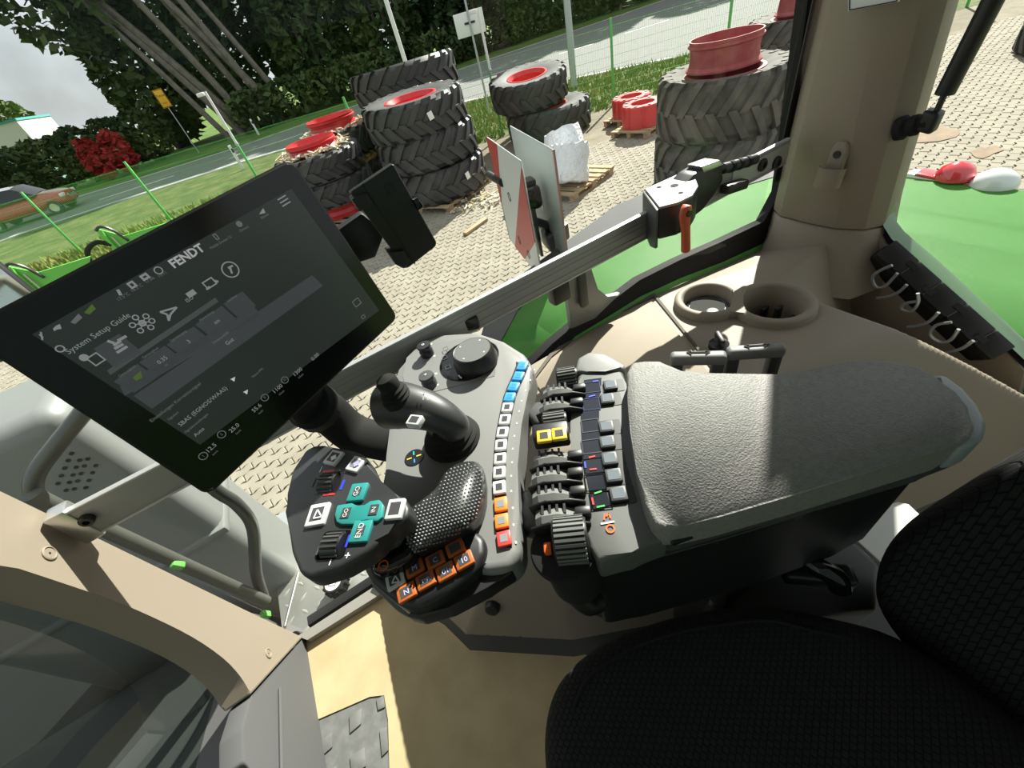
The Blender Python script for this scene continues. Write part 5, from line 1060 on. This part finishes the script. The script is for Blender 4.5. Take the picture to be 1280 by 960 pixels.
for i in range(-14, 16):
    for k in range(-14, 16):
        x = gc[0] + gu.x * (i + .5 * (k % 2)) * 4.6 + gw.x * k * 4.2; y = gc[1] + gu.y * (i + .5 * (k % 2)) * 4.6 + gw.y * k * 4.2
        f_ = gfac(x, y)
        if f_ < .93:
            p = Z(x, y, gz(f_)); e_ = .004; q1 = Z(x + 2, y, gz(gfac(x + 2, y))) - p; q2 = Z(x, y + 2, gz(gfac(x, y + 2))) - p; nn = q1.cross(q2).normalized(); nn = nn if nn.z > 0 else -nn
            lathe(p - nn * .0008, nn, [(.0016, 0), (.0012, .0013), (.0002, .0017)], 6, b)
put('grip_studs', b, mat('stud_grey', (.20, .205, .21), .25), ar, 60, kind='stuff')
put('lever_stem', prism(Zs([(470, 690), (500, 650), (520, 665), (515, 695), (480, 712), (458, 715)], 2.37), (0, 0, -.04), .01, 3), BLKG, ar)
put('stem_mark', annulus(Z(479, 707, 2.371), UP, .005, .0065, .0005, 16), ORG, ar, None)
# lower keypad
kd = udir((494, 725), (567, 685), ZP + .014)
ZL = ZP + .0165
for px, py, m, s in ((494, 725, LGT, ''), (518, 710, BRN, 'M'), (544, 700, BRN, 'C'), (569, 685, BRN, ''), (508, 740, BRN, 'N'), (532, 725, BRN, 'TMS'), (557, 714, BRN, '01'), (580, 700, BRN, '10')):
    k = key(px, py, ZL, .0225, .0180, kd, m, IC1, ic=.62)
    if s: put('key_mark', text(s, Z(px, py, ZL + .0023), kd, UP.cross(kd), .009 if len(s) < 3 else .0055, .0003), mat('lilac_print', (.55, .52, .75), .4), k, None)
put('arrow_mark', join(*[seg3(Z(*a, ZL + .0024), Z(*b_, ZL + .0024), .0016, UP) for a, b_ in (((494, 720), (490, 729)), ((490, 729), (499, 727)), ((494, 720), (499, 727)))]), WHT, ar, None)
# side joint behind the panel
put('pivot_disc', lathe(Z(531, 440, 2.30), UP, [(.050, -.03), (.054, -.01), (.054, .0), (.047, .008), (.02, .010)], 40), mat('pivot_grey', (.09, .092, .09), .35, .3), ar, 40)
put('latch_block', box(Z(590, 402, 2.31), udir((577, 404), (596, 400), 2.31), UP.cross(udir((577, 404), (596, 400), 2.31)), UP, .03, .028, .03, .004), BLK, ar)
# links between the front panel and the armrest
for pts in (((655, 515), (668, 500), (700, 500), (705, 535), (668, 530)), ((645, 620), (655, 610), (700, 612), (702, 650), (700, 668), (655, 662), (646, 655))):
    put('link_arm', prism(Zs(pts, ZP - .025), (0, 0, -.03), .008, 3), DGREY, ar)
# valve panel
vz = 2.342
vp = Zs([(722, 470), (730, 457), (757, 459), (778, 461), (783, 480), (788, 540), (797, 600), (808, 640), (826, 662), (838, 671), (790, 690), (748, 703), (736, 683), (724, 640), (714, 580), (713, 530), (717, 490)], vz)
put('valve_panel', prism(vp, (0, 0, -.05), .006, 3), mat('valve_grey', (.105, .108, .104), .5, bump=(900, .1, .001)), ar)
put('panel_shoulder', prism(Zs([(718, 466), (722, 447), (736, 439), (756, 441), (783, 456), (780, 462), (757, 461), (735, 464)], vz + .004), (0, 0, -.05), .009, 4), GREY, ar)
dl = [(730, 475), (726, 500), (726, 530), (728, 560), (732, 590), (738, 620), (742, 638)]; dr = [(752, 472), (749, 500), (749, 530), (751, 560), (754, 590), (759, 618), (763, 631)]
ds_ = put('display_strip', strip(Zs(dl, vz + .0012), Zs(dr, vz + .0012), (0, 0, -.002)), mat('strip_glass', (.02, .022, .03), .12), ar, None)
ST_B = mat('strip_blue', (.04, .06, .14), .2)
for (px, py), m in zip(((740, 484), (739, 505), (738, 532), (739, 558), (742, 582), (744, 603), (751, 625)), (ST_B, ST_B, IC1, IC1, BLKG, BLKG, BLKG)):
    u_ = udir((px - 8, py + 1), (px + 8, py - 1), vz); put('strip_cell', ringframe(Z(px, py, vz + .0013), u_, UP.cross(u_), UP, .026, .024, .0012, .0006), m, ds_, None)
for a, b_, m in (((736, 572), (744, 570), REDM), ((731, 577), (732, 585), BLUM), ((737, 587), (746, 586), REDM), ((743, 617), (752, 614), GRNM), ((740, 622), (742, 631), REDM), ((746, 634), (756, 632), GRNM), ((741, 477), (748, 476), BLUM), ((736, 496), (744, 494), BLUM)):
    put('strip_mark', seg3(Z(*a, vz + .0020), Z(*b_, vz + .0020), .0022, UP), m, ds_, None)
for px, py in ((763, 481), (759, 498), (758, 533), (759, 552), (762, 573), (767, 594), (773, 617)):
    u_ = udir((px - 8, py + 1), (px + 8, py - 1), vz)
    put('key_socket', prism(rrect(Z(px + 3, py + 1, vz + .0008), u_, UP.cross(u_), .034, .026, .003, 2), (0, 0, -.002)), BLK, ar, None)
    key(px, py, vz + .004, .0205, .0195, u_, DGREY, mat('key_glass', (.16, .18, .21), .2), ic=.72)
put('key_symbol', seg3(Z(751, 655, vz + .0008), Z(768, 652, vz + .0008), .002, UP), WHT, ar, None)
put('key_symbol', join(*[seg3(Z(*a, vz + .0008), Z(*b_, vz + .0008), .0018, UP) for a, b_ in (((755, 650), (756, 642)), ((756, 642), (758, 646)), ((758, 646), (761, 641)), ((761, 641), (763, 648)))]), ORG, ar, None); put('key_symbol', annulus(Z(763, 661, vz + .0008), UP, .0035, .0055, .0005, 14), ORG, ar, None)
# wheels and paddles along the valve panel
PDL = mat('paddle_grey', (.16, .165, .16), .4, bump=(500, .2, .001)); WHR = mat('wheel_grey', (.13, .135, .13), .45)
vu = udir((690, 545), (712, 542), vz)
def ribwheel(px, py, z, r, w_, name, n=22):
    c = Z(px, py, z) - UP * r * .55; ax = UP.cross(vu); ax = vu * 1.0
    axd = UP.cross(vu)
    q = put(name, lathe(c - vu * (w_ / 2), vu, [(.004, 0), (r * .93, 0), (r, .003), (r, w_ - .003), (r * .93, w_), (.004, w_)], 36), BLK, ar, 35); b = bmesh.new()
    for k in range(n): a = 6.283 * k / n; d_ = UP * math.sin(a) + axd * math.cos(a); box(c + d_ * (r + .0008), vu, d_.cross(vu), d_, w_ * .86, r * .13, .0035, 0, 1, b)
    put('wheel_ribs', b, WHR, q, None); return q
ribwheel(708, 468, vz + .012, .017, .034, 'thumb_wheel'); ribwheel(693, 525, vz + .012, .017, .036, 'thumb_wheel')
b_w = ribwheel(712, 668, vz + .012, .025, .040, 'thumb_wheel', 28)
put('limit_ring', lathe(Z(714, 683, vz - .01) - vu * .01, UP, [(.038, -.012), (.040, -.006), (.038, .0), (.02, .004)], 36), BLKM, ar, 35)
put('orange_stop', box(Z(725, 684, vz + .004), vu, UP.cross(vu), UP, .012, .022, .012, .003), ORG, ar); put('orange_stop', box(Z(685, 686, vz - .004), vu, UP.cross(vu), UP, .01, .014, .01, .003), ORG, ar)
for k in range(6): put('scale_tick', box(Z(708 + k * 5, 697 - k * 2, vz + .0), vu, UP.cross(vu), UP, .0025, .007, .0015), LGT, ar, None)
put('wheel_base', lathe(Z(716, 702, vz - .045), UP, [(.034, -.05), (.036, 0), (.03, .02), (.012, .026)], 32), BLKM, ar, 40)
put('wheel_handle', tube([Z(712, 716, 2.29), Z(716, 738, 2.25), Z(735, 755, 2.22), Z(748, 750, 2.21)], .014, 12, 5), BLK, ar)
for px, py in ((700, 486), (696, 504), (691, 570), (690, 592), (692, 615), (697, 641)):
    c = Z(px, py, vz + .010); v_ = UP.cross(vu)
    q = put('paddle', loft([[c + vu * x + v_ * y_ + UP * z_ for y_, z_ in ((-.010, -.03), (-.012, z0), (-.004, z0 + .003), (.010, z0 - .004), (.012, -.03))] for x, z0 in ((-.028, -.006), (-.02, .0), (.0, .002), (.012, -.002), (.024, -.010))]), PDL, ar, 25)
    put('paddle_fin', prism([c + vu * x - v_ * .013 + UP * z_ for x, z_ in ((-.034, -.004), (-.01, .006), (.02, .004), (.038, -.004), (.038, -.03), (-.03, -.03))], v_ * -.003, .0012), BLK, q)
    put('paddle_teeth', join(*[box(c + vu * (-.018 + .009 * k) + v_ * .004 + UP * .001, vu, v_, UP, .003, .012, .004) for k in range(4)]), BLK, q, None)
    put('paddle_pivot', box(c + vu * .03 - UP * .008, vu, v_, UP, .02, .012, .018, .003), BLK, q)
put('key_carrier', box(Z(689, 544, vz + .006), vu, UP.cross(vu), UP, .052, .026, .03, .004), BLK, ar)
for px, py in ((680, 545), (699, 542)): key(px, py, vz + .024, .0205, .0205, vu, YEL, IC1, ic=.55)
# pad, shell, lower tub
pz = 2.372
put('pad', prism(Zs([(783, 466), (790, 452), (806, 450), (826, 450), (838, 458), (849, 467), (880, 470), (975, 468), (1006, 468), (1022, 464), (1040, 452), (1062, 449), (1110, 449), (1148, 456), (1172, 470), (1194, 490), (1210, 510), (1221, 532), (1214, 548), (1190, 558), (1100, 586), (1000, 617), (900, 646), (850, 658), (832, 661), (818, 655), (806, 630), (796, 590), (788, 540), (784, 495)], pz), (0, 0, -.045), .014, 5), PAD, ar, 60)
put('armrest_shell', prism(Zs([(782, 480), (800, 464), (1000, 478), (1050, 462), (1110, 460), (1160, 468), (1196, 494), (1218, 522), (1226, 540), (1216, 556), (1170, 572), (1000, 622), (846, 668), (826, 668), (806, 650), (792, 600)], pz - .038), (0, 0, -.05), .008, 3), DKG, ar)
put('end_cap', prism(Zs([(1164, 466), (1184, 468), (1206, 484), (1224, 504), (1236, 528), (1233, 546), (1216, 556), (1196, 560), (1200, 520)], pz - .006), (0, 0, -.045), .007, 3), mat('end_cap_grey', (.30, .33, .36), .4), ar)
put('release_bar', prism(Zs([(1030, 600), (1148, 562), (1153, 571), (1040, 607)], pz - .085), (0, 0, -.012), .003), DGREY, ar)
put('shell_notch', prism(Zs([(835, 672), (886, 655), (888, 661), (842, 679)], pz - .03), (0, 0, -.01), .002), BLK, ar)
tub = Zs([(738, 712), (752, 716), (800, 704), (900, 676), (1000, 645), (1110, 606), (1160, 580), (1120, 500), (900, 500), (800, 520), (760, 570), (735, 640)], 2.268)
put('armrest_tub', prism(tub, (0, 0, -.215), .012, 3), BLK, ar)
put('tub_rim', prism([p + UP * .004 for p in tub], (0, 0, -.012), .003), DKG, ar)
P_ = Z(741, 716, 2.25)
for k in range(12): put('tub_rib', box(V((P_.x, P_.y, 2.215 - .013 * k)) + V((-.002, .004, 0)), (.6, -.8, 0), UP, (-.8, -.6, 0), .03, .005, .006, .001, 1), BLK, ar)
put('support_post', abox(.30, .42, .10, .20, FL + .02, 2.06, .01), BLK, ar)
# two loop handles behind the armrest
for pts, sy, lab in ((((846, 462), (847, 443), (889, 436), (899, 442), (898, 462)), (871, 442), 'shorter grey loop handle with black double arrow behind the pad'), (((916, 462), (918, 436), (962, 427), (972, 432), (970, 462)), (944, 433), 'taller grey loop handle with wide black arrow behind the pad')):
    hz = 2.30; A = [Z(*p, hz) for p in pts]; d0, d1 = A[1], A[3]; hu = (d1 - d0); hw = hu.length; hu.normalize(); hv = UP.cross(hu); c = (d0 + d1) / 2
    t = thing('loop_handle', lab, 'handle', V((c.x, c.y, 2.06)))
    put('crossbar', box(c - UP * .008 + hv * -.002, hu, hv, UP, hw + .024, .022, .022, .007, 3), GREY, t)
    for s in (-1, 1): put('upright', box(c + hu * (s * hw / 2) - UP * .125, hu, hv, UP, .020, .022, .25, .005), DGREY, t)
    put('arrow_print', join(seg3(c - hu * .014 + UP * .0042, c + hu * .014 + UP * .0042, .003, UP), prism([c + hu * .02 + UP * .0042, c + hu * .011 + hv * .006 + UP * .0042, c + hu * .011 - hv * .006 + UP * .0042], UP * .0004), prism([c - hu * .02 + UP * .0042, c - hu * .011 - hv * .006 + UP * .0042, c - hu * .011 + hv * .006 + UP * .0042], UP * .0004)), BLKM, t, None)
# ================================================================ seat
FAB = bpy.data.materials.new('seat_fabric'); FAB.use_nodes = True; n_ = FAB.node_tree; bs = n_.nodes['Principled BSDF']; bs.inputs['Base Color'].default_value = (.019, .019, .020, 1); bs.inputs['Roughness'].default_value = .92; bs.inputs['Specular IOR Level'].default_value = .25
tcx = n_.nodes.new('ShaderNodeTexCoord'); mp = n_.nodes.new('ShaderNodeMapping'); mp.inputs['Rotation'].default_value = (0, 0, math.radians(-28)); wv = n_.nodes.new('ShaderNodeTexBrick'); wv.inputs['Scale'].default_value = 46; wv.inputs['Mortar Size'].default_value = .035; wv.inputs['Mortar Smooth'].default_value = .8; wv.inputs['Brick Width'].default_value = .38; wv.inputs['Row Height'].default_value = .36
wv.inputs['Color1'].default_value = (1, 1, 1, 1); wv.inputs['Color2'].default_value = (.8, .8, .8, 1); wv.inputs['Mortar'].default_value = (0, 0, 0, 1)
bpn = n_.nodes.new('ShaderNodeBump'); bpn.inputs['Strength'].default_value = 1; bpn.inputs['Distance'].default_value = .006
mxf = n_.nodes.new('ShaderNodeMix'); mxf.data_type = 'RGBA'; mxf.inputs[6].default_value = (.008, .008, .0085, 1); mxf.inputs[7].default_value = (.021, .021, .022, 1); n_.links.new(wv.outputs['Color'], mxf.inputs[0]); n_.links.new(mxf.outputs[2], bs.inputs['Base Color'])
n_.links.new(tcx.outputs['Object'], mp.inputs['Vector']); n_.links.new(mp.outputs[0], wv.inputs['Vector']); n_.links.new(wv.outputs['Color'], bpn.inputs['Height']); n_.links.new(bpn.outputs[0], bs.inputs['Normal'])
seat = thing('driver_seat', 'black ribbed fabric driver seat cushion and backrest at lower right', 'seat', (.2, -.15, FL))
sq = Zs([(676, 920), (684, 872), (706, 832), (760, 794), (830, 769), (900, 756), (960, 751), (1020, 764), (1075, 775)], 2.02)
sq += [V((.47, -.10, 2.02)), V((.44, -.42, 2.02)), V((.36, -.50, 2.02)), V((-.1, -.44, 2.02)), V((-.19, -.38, 2.02)), V((-.17, -.1, 2.02)), V((-.10, .08, 2.02))]
cen = sum(sq, V((0, 0, 0))) / len(sq)
def shrink(f, z): return [cen + (p - cen) * f + V((0, 0, z)) for p in sq]
cush = put('cushion', loft([shrink(.94, -.15), shrink(1.0, -.12), shrink(1.01, -.05), shrink(1.0, -.015), shrink(.95, .012), shrink(.82, .022), shrink(.55, .014), shrink(.2, .008)]), FAB, seat, 80); md = cush.modifiers.new('s', 'SUBSURF'); md.levels = md.render_levels = 2
put('seam', tube([cen + (p - cen) * .84 + V((0, 0, .018)) for p in sq[1:9]], .0028, 8, 3), BLKM, seat)
bp_ = [(1090, 778), (1081, 742), (1088, 704), (1110, 672), (1160, 642), (1220, 604), (1285, 566), (1360, 528)]
BX = .47; bn = V((-.94, 0, .34)).normalized(); bpt = V((BX, 0, 1.98))
ol = [PL(a, b_, bpt, bn) for a, b_ in bp_]
bu, bv_, bn = frame(bn, (0, 1, 0)); bv_ = bv_ if bv_.z > 0 else -bv_
ol = ol[:7] + [bpt + V((.29, -.06, .78)), bpt + V((.3, -.2, .83)), bpt + V((.3, -.45, .82)), bpt + V((.28, -.55, .7)), bpt + V((.02, -.55, .05)), bpt + V((-.02, -.5, -.06)), bpt + V((-.02, -.15, -.06))]
bc = sum(ol, V((0, 0, 0))) / len(ol)
def bsh(f, d): return [bc + (p - bc) * f + bn * d for p in ol]
bk = put('backrest', loft([bsh(.92, -.13), bsh(.99, -.10), bsh(1.0, -.04), bsh(.97, .0), bsh(.88, .012), bsh(.6, -.01), bsh(.2, -.02)]), FAB, seat, 80); md = bk.modifiers.new('s', 'SUBSURF'); md.levels = md.render_levels = 2
put('seat_frame', abox(-.05, .42, -.4, .06, FL + .02, 1.87, .02), BLK, seat)
put('belt_buckle', box(Z(1020, 718, 2.0), (.5, -.6, .3), (.4, .5, 0), UP, .10, .035, .03, .008, 3), BLK, seat)
put('recline_lever', tube([Z(995, 690, 2.04), Z(1018, 706, 2.05), Z(1045, 722, 2.04), Z(1050, 735, 2.02)], .016, 12, 5), BLKG, seat)
put('side_cover', prism(Zs([(880, 748), (960, 700), (1040, 662), (1062, 668), (1104, 706), (1100, 765), (1000, 772), (900, 765)], 1.93), (0, 0, -.1), .015, 3), BLK, seat)
put('slide_rail', tube([Z(1030, 690, 1.88), Z(1066, 722, 1.88)], .008, 8), STEEL, seat)
put('sunlit_floor_sheet', prism(Zs([(1048, 655), (1080, 640), (1122, 627), (1136, 630), (1152, 645), (1125, 680), (1100, 702)], 1.80), (0, 0, -.006), .002), mat('sunlit_floor_pale', (.62, .62, .58), .45), None, None, label='pale sheet standing in for sunlit floor between the armrest and the seat back', cat='sheet')  # thin sheet added; its pale colour stands for sunlight on the floor
